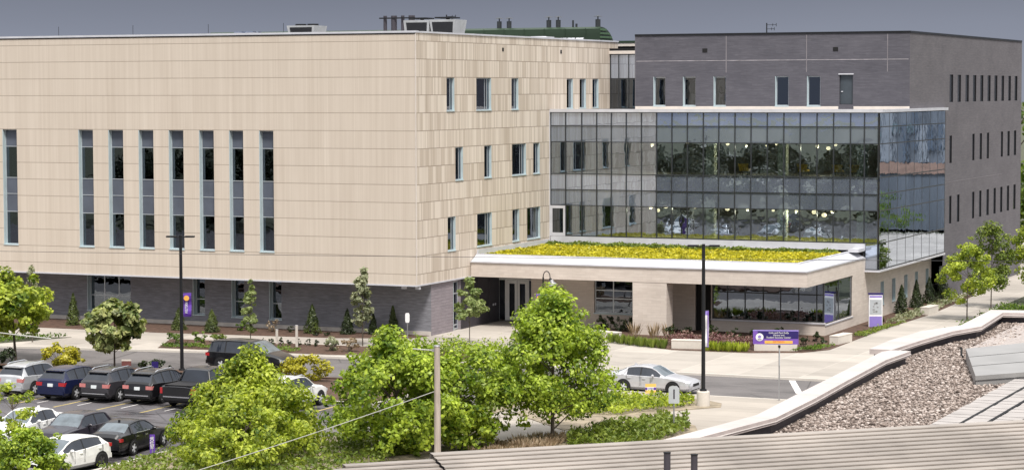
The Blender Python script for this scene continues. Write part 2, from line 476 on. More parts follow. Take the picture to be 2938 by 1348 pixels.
# ------------------------------------------------------------------ beige panelled wing
TOP = 19.62; CB = 3.48
WA = [(-34.55,-33.36),(-32.17,-30.97),(-25.84,-24.65),(-23.40,-22.21),(-20.97,-19.79),(-18.57,-17.42),(-16.19,-15.05),(-13.86,-12.78),(-11.56,-10.48)]
WA = [w for w in WA if w[0] != -34.55]
holesA = [(a, b, 5.34, 13.33) for a, b in WA]
m = MB(); wall_holes(m, 'y', 0, -1, -62, 0, CB, TOP, holesA, .38)
m.build('panel_wall', MT['clad_front'], bld)
for a, b in WA:
    window('y', 0, -1, a, b, 5.34, 13.33, .38, jamb='lo', spand=[(12.15,13.28),(8.86,9.98),(7.62,8.86)], trans=(9.98,12.15,8.86,7.62))
CAB = mat('cabinet_back', (.52,.53,.48), .7, 0, .1)
for i, (a, b) in enumerate(WA):      # furniture standing against some of the tall windows
    for (lo, hi, on_) in ((10.0,11.55,(1,0,0,1,0,1,0,1)),(5.42,6.75,(0,0,0,1,0,1,1,1))):
        if on_[i]:
            t = MB(); k = .3 if i != 6 else .75
            t.box(a+k,a+k+.34,.62,.95,lo,hi-.12*(i%3)); t.build('cupboard', CAB, bld)
    if i in (0, 1):
        t = MB(); t.box(a+.1,b-.08,.47,.50,(7.1,11.5)[i],(7.58,12.1)[i]); t.build('roller_blind', CAB, bld)
WB = []
for (a, b) in ((4.53,5.69),(9.13,11.5),(14.9,16.06),(24.8,25.96),(27.29,28.48),(29.8,31.0)): WB.append((a, b, 14.6, 16.78))
for (a, b) in ((5.82,6.97),(10.36,11.51),(14.97,17.35),(18.65,19.78)): WB.append((a, b, 10.0, 12.19))
for (a, b) in ((4.6,5.78),(9.18,11.54),(15.0,16.16),(17.54,19.84)): WB.append((a, b, 5.38, 7.62))
m = MB(); wall_holes(m, 'x', 0, 1, 0, 33.35, CB, 19.09, WB, .2)
m.face([(0,0,19.09),(0,35.02,19.09),(0,35.02,TOP),(0,0,TOP)])
m.box(-3,-.005,33.36,35.02,19.09,TOP-.01)
m.build('panel_wall', MT['clad_side'], bld)
for (a, b, c, d) in WB:
    mu = (b-.42, b-.75) if b-a > 1.8 else (b-.38,)
    window('x', 0, 1, a, b, c, d, .2, jamb='hi', mull=mu, fr=.05)
t = MB(); t.box(-.02,.035,-.035,.02,CB-.03,TOP+.02); t.build('corner_trim', MT['terra_band'], bld)
t = MB(); t.box(-62,.05,-.05,.30,CB-.09,CB-.002); t.box(-.30,.05,.30,8.09,CB-.09,CB-.002); t.build('drip_edge', MT['white_metal'], bld)
t = MB(); t.box(-62,.06,-.06,.35,TOP,TOP+.13); t.box(-.35,.06,.35,35.05,TOP,TOP+.11)
t.box(-62,.03,-.035,.0,TOP-.07,TOP-.002,1)
t.build('roof_coping', [MT['white_metal'], MT['dark_metal']], bld)
t = MB(); t.box(-62,-.36,.36,35,19.0,19.25); t.build('flat_roof', MT['roof'], bld)
t = MB(); t.face([(-62,.05,CB-.095),(-62,2.3,CB-.095),(.0,2.3,CB-.095),(.0,.05,CB-.095)]); t.face([(-.1,2.3,CB-.095),(-.1,8.1,CB-.095),(.04,8.1,CB-.095),(.04,2.3,CB-.095)])
t.build('soffit', MT['soffit'], bld)
for lx in (-1.0, .0):   # two floodlights under the soffit at the corner
    t = MB(); t.box(lx-.28,lx+.0,.35,.6,CB-.30,CB-.12); t.cyl((lx-.14,.48,CB-.12),(lx-.14,.48,CB-.1),.05)
    t.build('soffit_light', MT['white_metal'], bld)
# small overflow scuppers near the parapet
t = MB(); t.box(-.2,.02,13.35,13.6,18.62,18.87); t.build('scupper', MT['black'], bld)
t = MB(); t.box(-.2,.02,23.6,23.85,18.6,18.87); t.build('scupper', MT['black'], bld)
# interior behind the windows
t = MB()
t.box(-61,-.6,4.2,4.3,.1,18.9); t.box(-4.4,-4.3,4.4,34,.1,18.9)
for z in (4.6, 9.15, 13.75): t.box(-61,-.45,.45,4.15,z-.25,z); t.box(-4.25,-.45,4.4,34,z-.25,z)
t.build('interior_wall', MT['interior'], bld)

# brick ground floor, set back below the panels
YB = 2.3
WG = [(-26.88,-23.3,.72,3.38),(-18.25,-17.3,.72,3.38),(-15.18,-14.2,.66,3.38),(-12.25,-11.3,.62,3.38),(-45,-41,.72,3.38),(-36.5,-34,.72,3.38)]
m = MB(); wall_holes(m, 'y', YB, -1, -62, -.1, 0, CB-.1, WG, .45); m.build('brick_base', MT['brick_low'], bld)
for i, (a, b, c, d) in enumerate(WG):
    mu = [a + (b-a)*k/3 for k in (1, 2)] if b-a > 2 else ()
    w = window('y', YB, -1, a, b, c, d, .45, jamb='lo', fr=.07, mull=mu, trans=(c+1.05,))
m = MB(); wall_holes(m, 'x', -.1, 1, YB, 6.75, 0, CB-.1, [(5.62,6.7,0,3.3)], .25); m.build('brick_base', MT['brick_low_side'], bld)
w = window('x', -.1, 1, 5.62, 6.7, .02, 3.3, .25, fr=.10, trans=(.35, 2.45), jamb='lo', sill=False, name='door')
t = MB(); t.box(-62,-.12,YB-.06,YB-.003,0,.28); t.build('plinth', MT['concrete_wall'], bld)
t = MB(); t.box(-.3,-.12,6.75,13.0,0,CB-.1); t.box(-.115,-.08,9.4,9.5,.1,3.3); t.box(-.115,-.08,11.3,11.4,.1,3.3); t.build('dark_panel_wall', MT['dark_panel'], bld)
t = MB(); t.box(-.115,-.06,11.9,12.0,1.15,1.3); t.box(-.115,-.06,12.25,12.35,1.15,1.3); t.build('call_button', MT['white_metal'], bld)

# ------------------------------------------------------------------ entrance block with planted roof
FZ0, FZ1 = 3.45, 4.40; PX = 23.5; YR = 12.1
m = MB()
wall_holes(m, 'y', 8.1, -1, .04, PX, FZ0, FZ1, [])
m.face([(.04,8.1,FZ0),(.04,YR,FZ0),(PX,YR,FZ0),(PX,8.1,FZ0)])
m.build('stone_fascia', MT['stone_front'], bld)
m = MB(); m.box(11.7,14.05,8.12,9.25,0,FZ0-.003); m.build('stone_pier', MT['stone_front'], bld)
m = MB(); wall_holes(m, 'y', YR, -1, 2.7, PX, 0, FZ0-.002, [(7.35,11.2,.9,3.2),(14.6,15.7,.0,3.42),(15.78,PX,.84,3.42)], .22)
m.build('stone_wall', MT['stone_front'], bld)
sl = [(25.7,26.57,.85,2.47),(28.8,29.71,.85,2.47),(32.16,33.1,.85,2.47),(35.25,36.12,.85,2.47),(38.45,39.35,.85,2.47)]
m = MB()
wall_holes(m, 'x', PX, 1, 8.1, 40.15, FZ0, FZ1, [])
wall_holes(m, 'x', PX, 1, YR, 40.15, 0, FZ0, [(YR,18.63,.72,FZ0)] + sl, .25)
m.build('stone_wall', MT['stone_side'], bld)
for a, b, c, d in sl: window('x', PX, 1, a, b, c, d, .25, fr=.06, jamb='hi')
window('y', YR, -1, 7.35, 11.2, .9, 3.2, .22, fr=.07, mull=(8.7,10.1), trans=(1.9,2.45), jamb=None)
t = MB(); t.box(14.62,15.68,YR+.12,YR+.2,0.02,3.4); t.build('door', MT['black'], bld)
# corner window of the reading room: front and return share one mullion grid
f = MB()
for x in (15.82, 16.83, 18.05, 19.3, 20.48, 21.71, 22.93): f.box(x-.035,x+.035,YR+.05,YR+.14,.84,3.42)
f.box(15.78,23.36,YR+.06,YR+.13,2.60,2.68); f.box(15.78,23.36,YR+.06,YR+.13,.845,.91); f.box(15.78,23.36,YR+.06,YR+.13,3.35,3.415)
f.box(23.34,23.44,YR+.04,YR+.14,.73,3.44)
f.box(23.36,23.43,15.5,15.58,.73,3.44); f.box(23.36,23.43,18.55,18.62,.73,3.44)
f.box(23.36,23.43,YR+.14,18.62,.735,.80); f.box(23.36,23.43,YR+.14,18.62,3.36,3.43)
fw = f.build('corner_window', MT['mullion'], bld)
g = MB(); g.box(15.8,23.36,YR+.085,YR+.10,.9,3.36); g.box(23.39,23.405,YR+.14,18.55,.8,3.37); g.build('pane', MT['podium_glass'], fw)
s = MB(); s.box(15.7,PX+.05,YR-.07,YR+.03,.74,.835); s.box(PX-.02,PX+.05,YR+.03,18.66,.64,.715); s.build('sill', MT['white_metal'], fw)
t = MB(); t.box(2.7,22.5,19.5,19.6,.1,3.4); t.box(11.3,11.4,12.6,19.5,.1,3.4); t.build('interior_wall', MT['interior'], bld)
t = MB(); t.box(2.7,23.3,12.4,29,.02,.08); t.build('floor_slab', MT['floor_in'], bld)
# glazed entrance
f = MB(); yd = 13.0
f.box(-.25,-.13,yd,yd+.12,.06,3.4); f.box(2.56,2.68,yd,yd+.12,.06,3.4)
f.box(-.13,2.56,yd+.002,yd+.118,2.86,2.97); f.box(.32,.44,yd+.002,yd+.118,.06,2.86); f.box(2.02,2.14,yd+.002,yd+.118,.06,2.86)
MT['door_white'] = mat('white_door', (.86,.86,.85), .4, 0, .03)
ent = f.build('entrance_screen', MT['door_white'], bld)
for x0 in (.46, 1.25):
    d = MB(); x1 = x0+.76
    d.box(x0,x0+.17,yd+.02,yd+.08,.07,2.84); d.box(x1-.17,x1,yd+.02,yd+.08,.07,2.84); d.box(x0+.17,x1-.17,yd+.022,yd+.078,.07,.33); d.box(x0+.17,x1-.17,yd+.022,yd+.078,2.62,2.84)
    d.build('door', MT['door_white'], ent)
g = MB(); g.box(-.14,2.57,yd+.05,yd+.06,.1,3.4); g.build('pane', MT['win'], ent)
t = MB(); t.box(-.3,2.7,16.5,16.6,0,3.4); t.box(2.68,2.7,yd,16.6,0,3.44); t.build('interior_wall', MT['interior'], bld)
# stepped white metal roof edge and planted roof
t = MB()
t.box(.04,PX+.06,8.02,8.95,FZ1+.002,FZ1+.09); t.box(PX-.75,PX+.06,8.95,21.5,FZ1+.002,FZ1+.088)
t.face([(.04,8.12,FZ1+.09),(PX-.06,8.12,FZ1+.09),(PX-.72,8.9,4.86),(.04,8.9,4.86)])
t.face([(PX-.06,8.12,FZ1+.09),(PX-.06,21.6,FZ1+.09),(PX-.72,21.6,4.86),(PX-.72,8.9,4.86)])
t.box(.04,PX-.72,8.9,9.12,4.7,4.93); t.box(PX-.94,PX-.72,9.12,21.6,4.7,4.93)
t.build('roof_coping', MT['white_metal'], bld)
t = MB(); t.box(.04,PX-.94,9.12,21.6,4.45,4.74); t.build('flat_roof', MT['roof'], bld)
t = MB(); t.box(.02,.09,9.1,21.5,4.74,5.18); t.build('flashing', MT['white_metal'], bld)

# ------------------------------------------------------------------ glass corner
YG = 21.65; XG = 24.4; XS = [0.06,1.24,2.5,3.66,4.79,5.94,7.1,8.25,9.41,10.57,11.76,12.91,14.1,15.28,16.46,17.66,18.84,20.04,21.22,22.42,23.4,24.37]
ZS = [5.44,7.65,8.78,9.92,12.22,13.38,14.34]
f = MB()
for i, x in enumerate(XS): f.box(x-.03,x+.03,YG-.05,YG+.1,(5.40 if x < 23.3 else 3.62),14.34)
for z in ZS: f.box(.03,XG-.01,YG-.045,YG+.095,z-.03,z+.03)
f.box(PX,XG-.01,YG-.045,YG+.095,3.60,3.67)
YSIDE = 40.1
for z in ZS[:-1] + [3.66]: f.box(XG+.075,XG+.105,YG+.1,YSIDE,z-.035,z+.035)
for y in (24.0,26.3,28.6,30.9,33.2,35.5,37.8): f.box(XG+.078,XG+.104,y-.025,y+.025,3.66,14.3)
f.box(XG-.02,XG+.1,YSIDE-.06,YSIDE+.06,3.6,14.3)
cw = f.build('curtain_wall', MT['mullion'], bld)
for q in ((1.24,XG-.01,YG+.02,YG+.035,5.44,7.65),(.03,XG-.01,YG+.02,YG+.035,9.92,12.22)): g = MB(); g.box(*q); g.build('vision_glass', MT['vision'], cw)
for q in ((.03,XG-.01,YG+.02,YG+.035,7.65,8.78),(.03,XG-.01,YG+.02,YG+.035,12.22,13.38)): g = MB(); g.box(*q); g.build('fritted_glass', MT['frit'], cw)
for q in ((.03,XG-.01,YG+.018,YG+.04,8.78,9.92),(.03,XG-.01,YG+.018,YG+.04,13.38,14.32),(PX+.02,XG-.01,YG+.018,YG+.04,3.67,5.42)): g = MB(); g.box(*q); g.build('spandrel_glass', MT['spandrel'], cw)
g = MB(); g.box(XG+.08,XG+.095,YG-.04,YSIDE,3.66,14.3); g.build('side_glass', MT['vision_side'], cw)
d = MB(); d.box(.05,.22,YG-.07,YG-.051,5.42,7.62); d.box(1.06,1.22,YG-.07,YG-.051,5.42,7.62); d.box(.22,1.06,YG-.07,YG-.051,7.42,7.62); d.box(.22,1.06,YG-.07,YG-.051,5.42,5.66)
d = d.build('door', MT['white_metal'], cw)
g = MB(); g.box(.2,1.1,YG-.01,YG+.005,5.6,7.5); g.build('door_glass', MT['win'], cw)
t = MB(); t.box(-.03,.05,YG-.12,YG-.02,5.2,14.5); t.build('corner_trim', MT['white_metal'], bld)
t = MB(); t.box(.1,PX,YG-.1,YG+.05,4.95,5.40); t.box(PX-.75,PX-.02,YG-1.6,YG-.11,4.9,5.12); t.build('base_flashing', MT['white_metal'], bld)
t = MB(); t.box(PX-.08,XG+.16,YG-.14,YG+.3,3.47,3.60); t.box(PX+.02,XG+.16,YG+.3,40.2,3.47,3.60); t.build('drip_edge', MT['white_metal'], bld)
t = MB(); t.box(0.04,XG+.3,YG-.14,YG+.35,14.36,14.58); t.box(XG-.2,XG+.3,YG+.35,40.2,14.36,14.56)
t.build('roof_coping', MT['white_metal'], bld)
t = MB(); t.box(.05,XG-.2,YG+.36,33.3,14.1,14.42); t.build('terrace_roof', MT['roof'], bld)
t = MB()
for z in (5.4, 9.95): t.box(.1,XG-.1,YG+.3,30,z-.35,z)
t.build('floor_slab', MT['floor_in'], bld)
t = MB(); t.box(.1,XG-.2,29.0,29.1,5.4,14.0); t.box(9.5,9.7,25.5,29,5.4,14.0); t.box(.1,.15,YG+.3,29,5.4,14)
t.build('interior_wall', MT['interior'], bld)
t = MB()
for x in (11.9, 17.2, 22.9): t.box(x-.3,x+.3,YG+1.0,YG+1.6,5.41,9.5); t.box(x-.3,x+.3,YG+1.0,YG+1.6,9.96,14.0)
t.build('column', mat('pale_column', (.78,.82,.66), .7), bld)

# ------------------------------------------------------------------ dark brick block
GX = 24.38; GZ = 19.95
GW = [(4.88,5.83),(7.23,8.22),(9.63,10.58),(14.38,15.39),(16.79,17.79)]
m = MB(); wall_holes(m, 'y', 29.9, -1, 3.44, GX, 14.42, GZ, [(a,b,14.74,16.92) for a,b in GW] + [(19.21,20.21,14.86,17.0)], .28)
m.build('brick_wall', MT['brick_front'], bld)
for a, b in GW: window('y', 29.9, -1, a, b, 14.74, 16.92, .28, fr=.07, jamb='lo')
t = MB(); t.box(19.24,20.18,30.05,30.12,14.88,16.97); d = t.build('door', MT['slate'], bld)
t = MB(); t.box(19.32,19.45,29.99,30.05,15.75,15.82); t.build('handle', MT['white_metal'], d)
t = MB(); t.box(19.15,20.27,29.84,29.96,17.0,17.08); t.build('lintel', MT['white_metal'], bld)
S1 = [(41.84,43.0),(44.43,45.55),(47.05,48.2),(49.58,50.75),(52.14,53.25),(54.76,55.88),(57.27,58.4),(59.93,60.95),(62.58,63.6),(65.1,66.2)]
S2 = [(41.93,42.77),(49.53,50.35),(52.13,52.97),(54.67,55.53),(59.93,60.75),(62.44,63.37),(65.0,65.95)]
S3 = [(41.99,42.79),(44.55,45.41),(49.64,50.46),(52.12,52.96),(54.74,55.65),(57.35,58.23),(59.84,60.74),(62.43,63.36),(65.0,65.95)]
SH = [(a,b,14.95,17.04) for a,b in S1] + [(a,b,10.3,12.4) for a,b in S2] + [(a,b,5.68,7.8) for a,b in S3]
m = MB(); wall_holes(m, 'x', GX, 1, 40.1, 67.7, 0, GZ, SH + [(40.2,41.5,.0,2.6)], .12); wall_holes(m, 'x', GX, 1, 29.9, 40.1, 14.42, GZ, [])
m.build('brick_wall', MT['brick_side'], bld)
for a, b, c, d in SH:
    g = MB(); wbox(g,'x',GX,1,a+.002,b-.002,c+.002,d-.002,.07,.11); w = g.build('slit_window', MT['slit'], bld)
    f = MB(); wbox(f,'x',GX,1,b-.05,b-.006,c+.01,d-.01,.005,.069); f.build('frame', MT['dark_metal'], w)
t = MB(); wbox(t,'x',GX,1,40.25,41.45,.02,2.55,.25,.3); t.build('door', MT['slate'], bld)
t = MB(); t.box(GX-4,GX-3.9,41,67.5,.1,19.5); t.box(4,GX-4,33.2,33.3,14.5,19.5); t.build('interior_wall', MT['black'], bld)
t = MB(); t.box(3.40,GX+.05,29.85,30.2,GZ,GZ+.14); t.box(GX-.3,GX+.05,30.2,67.75,GZ,GZ+.14); t.build('roof_coping', MT['dark_metal'], bld)
t = MB(); t.box(3.45,GX-.3,30.2,67.7,19.3,19.6); t.build('flat_roof', MT['roof'], bld)
t = MB(); t.box(3.44,GX,67.7,67.9,0,GZ); t.box(3.40,3.44,29.9,67.7,14.42,GZ); t.build('brick_wall', MT['brick_side'], bld)
t = MB()
t.box(3.44,19.14,29.86,29.895,14.50,14.72); t.box(20.28,GX,29.86,29.895,14.50,14.72); t.build('base_flashing', MT['terra_band'], bld)
jm = mat('joint_sealant', (.36,.34,.36), .8, 0, .4, 1.5)
t = MB(); t.box(3.5,GX-.1,29.888,29.898,18.06,18.10); t.build('control_joint', jm, bld)
jd = mat('joint_dark', (.20,.185,.20), .8, 0, .2)
t = MB()
for x in (10.6, 16.74, 22.75): t = MB(); t.box(x-.03,x+.03,29.887,29.896,17.2,19.9); t.build('control_joint', jd, bld)
t = MB(); t.box(GX+.002,GX+.01,40.3,60.5,8.86,8.90); t.build('control_joint', jd, bld)
for x in (8.75, 18.72):
    t = MB(); t.box(x,x+.38,29.88,29.93,18.68,18.98); t.build('scupper', MT['black'], bld)
# linking glass bay
f = MB()
for x in (.06,.74,1.56,2.4,3.38): f.box(x-.035,x+.035,33.30,33.40,14.45,18.68)
for z in (14.5,16.81,18.66): f.box(.03,3.42,33.305,33.395,z-.035,z+.035)
lk = f.build('link_glazing', MT['mullion'], bld)
g = MB(); g.box(.05,3.4,33.34,33.355,14.5,16.8); g.build('vision_glass', MT['win'], lk)
g = MB(); g.box(.05,3.4,33.34,33.355,16.82,18.65); g.build('spandrel_glass', MT['spandrel'], lk)
t = MB(); t.box(.0,3.43,33.2,33.5,18.7,18.94); t.build('roof_coping', MT['terra_band'], bld)
t = MB(); t.box(-.1,3.43,33.25,33.6,18.945,19.12); t.build('roof_edge', MT['black'], bld)
t = MB(); t.box(0,3.4,35,35.1,14.4,18.6); t.build('interior_wall', MT['interior'], bld)

# rear building with green barrel vault
rear = empty('vaulted_building', (-12, 45, 0), 0, 'building with green curved metal roof showing above the beige parapet', 'building')
gm = mat('green_metal', (.036,.060,.038), .45, .2, .2, .6, stretch=(.3,1,2))
gs = mat('green_slats', (.075,.14,.075), .5, .1, .15)
prof = []
for k in range(13):
    a = PI/2*k/12
    prof.append((40.3 + 3.0*math.sin(a), 19.0 + 2.0*math.cos(a)))
prof = [(40.0, 18.6), (40.0, 20.85), (40.3, 21.0)] + prof[1:] + [(43.3, 18.6)]
t = MB(); X0, X1 = -40, -3.56
for i in range(len(prof)-1):
    a, b = prof[i], prof[i+1]
    t.face([(X0,a[0],a[1]),(X1,a[0],a[1]),(X1,b[0],b[1]),(X0,b[0],b[1])])
for k in range(20):
    x = X1 - 1.2 - k*1.8; t.box(x-.03,x+.03,39.95,40.0,18.7,20.9)
t.build('vault_roof', gm, rear, 40)
t = MB(); t.face([(X1,p[0],p[1]) for p in prof])
for k in range(6):
    z = 19.2 + k*.3
    ymax = 40.3 + 3.0*math.sqrt(max(0, 1-((z+.15-19.0)/2.0)**2)) - .12
    t.box(X1,X1+.08,40.1,ymax,z,z+.16,1)
t.build('gable_end', [gm, gs], rear)
t = MB(); t.box(X0,X1-.05,40.05,43.2,0,18.6); t.build('wall', MT['brick_front'], rear)
for x, w, h, hood in ((-12.7,.36,.62,1),(-11.82,.36,.62,1),(-8.28,.36,.66,1),(-7.45,.36,.66,1),(-6.15,.14,.62,0),(-5.85,.16,.34,0),(-3.98,.38,.66,1),(-17.0,.38,.7,1)):
    t = MB(); t.cyl((x,40.7,20.9),(x,40.7,20.95+h),w*.55,n=10)
    if hood:
        t.cyl((x,40.7,20.95+h),(x,40.7,21.2+h),.05,n=6); t.cyl((x,40.7,21.18+h),(x,40.7,21.26+h),w*1.0,w*.2,n=10)
    t.build('roof_vent', MT['mullion'], rear)
t = MB(); t.box(-9,-1,50,60,0,19.6); t.build('wall', MT['black'], rear)
t = MB(); t.box(-9.1,-.9,49.9,60.1,19.62,19.9); t.build('fascia', MT['terra_band'], rear)
t = MB(); t.box(-9.2,-.8,49.85,60.2,19.905,20.08); t.build('roof_edge', gm, rear)

# ------------------------------------------------------------------ things on the roofs
MT['unit_metal'] = mat('unit_metal', (.36,.37,.38), .5, .2, .15, 1.5)
def hvac(name, x, y, w, h, label, fans=True, splay=.18):
    r = empty(name, (x, y, 19.25), 0, label, 'rooftop unit', 'mechanical units on the beige roof')
    b = MB(); z0, z1 = 19.85, 19.85+h; d = .9
    n = [(-w/2+splay,-d),(w/2-splay,-d),(w/2-splay,d),(-w/2+splay,d)]; q = [(-w/2,-d-.1),(w/2,-d-.1),(w/2,d+.1),(-w/2,d+.1)]
    for i in range(4):
        j = (i+1) % 4
        b.face([(x+n[i][0],y+n[i][1],z0),(x+n[j][0],y+n[j][1],z0),(x+q[j][0],y+q[j][1],z1),(x+q[i][0],y+q[i][1],z1)])
    b.face([(x+p[0],y+p[1],z1) for p in q])
    b.build('cabinet', MT['unit_metal'], r)
    g = MB(); k = w*.36
    g.face([(x-k,y-d-.02,z0+h*.12),(x+k*1.05,y-d-.02,z0+h*.12),(x+k*1.15,y-d-.1,z0+h*.86),(x-k*1.1,y-d-.1,z0+h*.86)])
    if h > .9: g.build('coil_grille', MT['dark_metal'], r)
    else:
        g = MB()
        for s in (-1, 1): g.face([(x+s*w*.42,y-d-.03,z0+h*.1),(x+s*w*.30,y-d-.03,z0+h*.1),(x+s*w*.40,y-d-.1,z0+h*.75),(x+s*w*.49,y-d-.1,z0+h*.75)])
        g.build('coil_grille', MT['dark_metal'], r)
    f = MB()
    if fans:
        for s in (-.22, .22): f.cyl((x+s*w,y,z1),(x+s*w,y,z1+.14),w*.18,n=12)
    else: f.box(x-w*.36,x+w*.3,y-.7,y+.7,z1+.1,z1+.2); f.box(x-.1,x+.1,y-.1,y+.1,z1,z1+.1)
    f.build('fan_guard', MT['dark_metal'], r)
    c = MB(); c.box(x-w*.4,x+w*.4,y-.8,y+.8,19.25,19.85); c.build('curb', MT['roof'], r)
    return r
hvac('rooftop_unit', -19.1, 20, 2.35, .95, 'low white rooftop unit with two round fans, alone on the left')
hvac('rooftop_unit', -9.45, 20, 2.1, 1.2, 'white rooftop unit with dark coil grille beside the exhaust pipes', False, .1)
hvac('rooftop_unit', -7.35, 20, 2.1, 1.22, 'white rooftop unit with dark coil grille nearest the beige corner', False, .2)
r = empty('exhaust_stack', (-14, 25, 19.25), 0, 'row of four grey exhaust stacks tied by one horizontal bar on the roof', 'exhaust stack')
for a, b in ((-15.23,-14.95),(-14.56,-14.11),(-13.72,-13.46),(-13.07,-12.59)):
    t = MB(); c = (a+b)/2; t.cyl((c,25,19.25),(c,25,21.62),(b-a)/2,n=12); t.build('pipe', MT['dark_panel'], r, 40)
t = MB(); t.box(-15.48,-12.45,24.75,24.83,21.38,21.48); t.build('brace', MT['dark_metal'], r)
for x, lab in ((-21.75, 'left of two low skylights on the beige wing roof'), (-20.8, 'right of two low skylights on the beige wing roof')):
    r = empty('skylight', (x, 15, 19.25), 0, lab, 'skylight', 'skylights on the beige roof')
    t = MB(); t.box(x-.3,x+.3,14.4,15.6,19.25,20.2); t.build('curb', MT['white_metal'], r)
    t = MB(); t.box(x-.33,x+.33,14.37,15.63,20.2,20.28); t.build('lid', MT['spandrel'], r)
r = empty('air_handler', (-5.3, 32, 19.25), 0, 'long pale air handler with sloping end in front of the green roof', 'rooftop unit', 'mechanical units on the beige roof')
t = MB(); t.prism([(-7.9,31.2),(-5.6,31.2),(-5.6,33),(-7.9,33)],19.25,20.02); t.build('duct', MT['roof'], r)
t = MB()
t.face([(-5.55,31.2,19.55),(-4.2,31.2,19.55),(-4.5,31.4,20.08),(-5.8,31.4,20.08)]); t.box(-5.55,-4.2,31.25,33,19.25,19.54); t.box(-5.6,-4.5,31.42,33,19.55,20.06)
t.build('hood', MT['white_metal'], r)
for k in range(3):
    r = empty('solar_panel', (-3.6+k*.75, 32, 19.25), 0, ('first','second','third')[k]+' of three tilted panels in a row by the green gable', 'roof panel', 'tilted panels beside the air handler')
    t = MB(); x = -4.0+k*.72
    t.face([(x,31.6,19.3),(x+.62,31.6,19.3),(x+.82,32.3,19.95),(x+.2,32.3,19.95)]); t.face([(x+.2,32.33,19.95),(x+.82,32.33,19.95),(x+.62,31.63,19.3),(x,31.63,19.3)])
    t.build('sheet', MT['white_metal'], r)
    t = MB(); t.cyl((x+.5,32.3,19.25),(x+.5,32.3,19.95),.03,n=5); t.build('strut', MT['dark_metal'], r)
def mast(x, y, z0, z1, label, arms, group=None):
    r = empty('antenna', (x, y, z0), 0, label, 'antenna', group)
    t = MB(); t.cyl((x,y,z0),(x,y,z1),.045 if arms else .015,n=6); t.build('mast', MT['dark_metal'], r)
    if arms:
        t = MB()
        for dz, l in ((.12,.75),(.42,.6)): t.box(x,x+l,y-.02,y+.02,z1-dz-.03,z1-dz); t.box(x+l-.03,x+l,y-.02,y+.02,z1-dz-.14,z1-dz+.1); t.box(x+l*.6,x+l*.6+.03,y-.02,y+.02,z1-dz-.12,z1-dz+.08)
        t.build('yagi_arm', MT['dark_metal'], r)
mast(13.03, 32, 19.6, 20.85, 'dark yagi antenna standing on the dark brick roof', True)
mast(-8.2, 21.5, 19.25, 21.5, 'thin forked antenna behind the white rooftop units', True)
for k, x in enumerate((-28.4, -22.3, -16.3, -10.5)):
    mast(x, 1.5, 19.25, 20.42, 'thin lightning rod on the front parapet, '+('leftmost','second from left','third from left','nearest the corner')[k], False, 'lightning rods on the parapet')
# ------------------------------------------------------------------ ground
RZ = -0.12       # road level; walks and plaza are at 0
def struct(name, mb, m): return tag(mb.build(name, m), kind='structure')
MT['conc'] = concrete('plaza_concrete', (.41,.375,.335), ((3.6,.4),(3.6,1.2)), stain=.62)
MT['conc2'] = concrete('walk_concrete', (.40,.36,.315), ((0,0),(1.8,.3)))
MT['kerb'] = concrete('kerb_concrete', (.56,.52,.47), None, .8, .1, .2)
MT['road'] = asphalt('road_asphalt', (.135,.124,.122), .3)
MT['lot'] = asphalt('lot_asphalt', (.105,.098,.105), 1.0, .75)
MT['soil'] = mat('bark_mulch', (.085,.05,.035), .95, 0, .5, 3.0, bmp=.6)
MT['dry'] = mat('dry_soil', (.27,.225,.165), .95, 0, .35, 1.6, bmp=.5)
MT['grass'] = mat('lawn', (.075,.08,.05), .9, 0, .45, .8, bmp=.4)
MT['yline'] = mat('yellow_line', (.42,.33,.12), .8, 0, .3, 3)
MT['wline'] = mat('white_line', (.62,.60,.58), .8, 0, .2, 3)

m = MB(); m.face([(-1600,-900,-.30),(1600,-900,-.30),(1600,2600,-.30),(-1600,2600,-.30)]); struct('ground', m, MT['grass'])
# road along the front, far kerb bends away at the left
fk = [(-70,-22.5),(-22.5,-13.6),(-9,-11.03),(4,-10.3),(23.1,-9.75),(75,-9.6)]
nk = [(75,-18.5),(26,-18.5),(11.5,-18.7),(-8,-19.6),(-30,-23.0),(-70,-33)]
m = MB(); m.face([(x,y,RZ) for x,y in reversed(fk + nk)]); o = struct('road', m, MT['road'])
for f in (m,): pass
# parking lot
lot = [(-140,-96),(10.35,-96),(10.35,-42.5),(10.9,-40.6),(11.5,-39.5),(11.5,-28.0),(-140,-28.0)]
m = MB(); m.face([(x,y,RZ) for x,y in lot]); struct('parking_lot', m, MT['lot'])
m = MB(); m.face([(11.5,-40,RZ-.004),(17,-40,RZ-.004),(17,-18.6,RZ-.004),(11.5,-18.6,RZ-.004)]); struct('driveway', m, MT['road'])
# plaza slab up to the building
m = MB(); m.prism(fk + [(75,120),(-70,120)], -.32, 0.0); struct('plaza', m, MT['conc'])
m = MB()
for i in range(len(fk)-1):
    a, b = fk[i], fk[i+1]
    d = Vector((b[0]-a[0], b[1]-a[1])).normalized(); nrm = Vector((-d.y, d.x))
    m.prism([(a[0],a[1]-.012),(b[0],b[1]-.012),(b[0]+nrm.x*.18,b[1]+nrm.y*.18),(a[0]+nrm.x*.18,a[1]+nrm.y*.18)],-.3,.008)
struct('kerb', m, MT['kerb'])
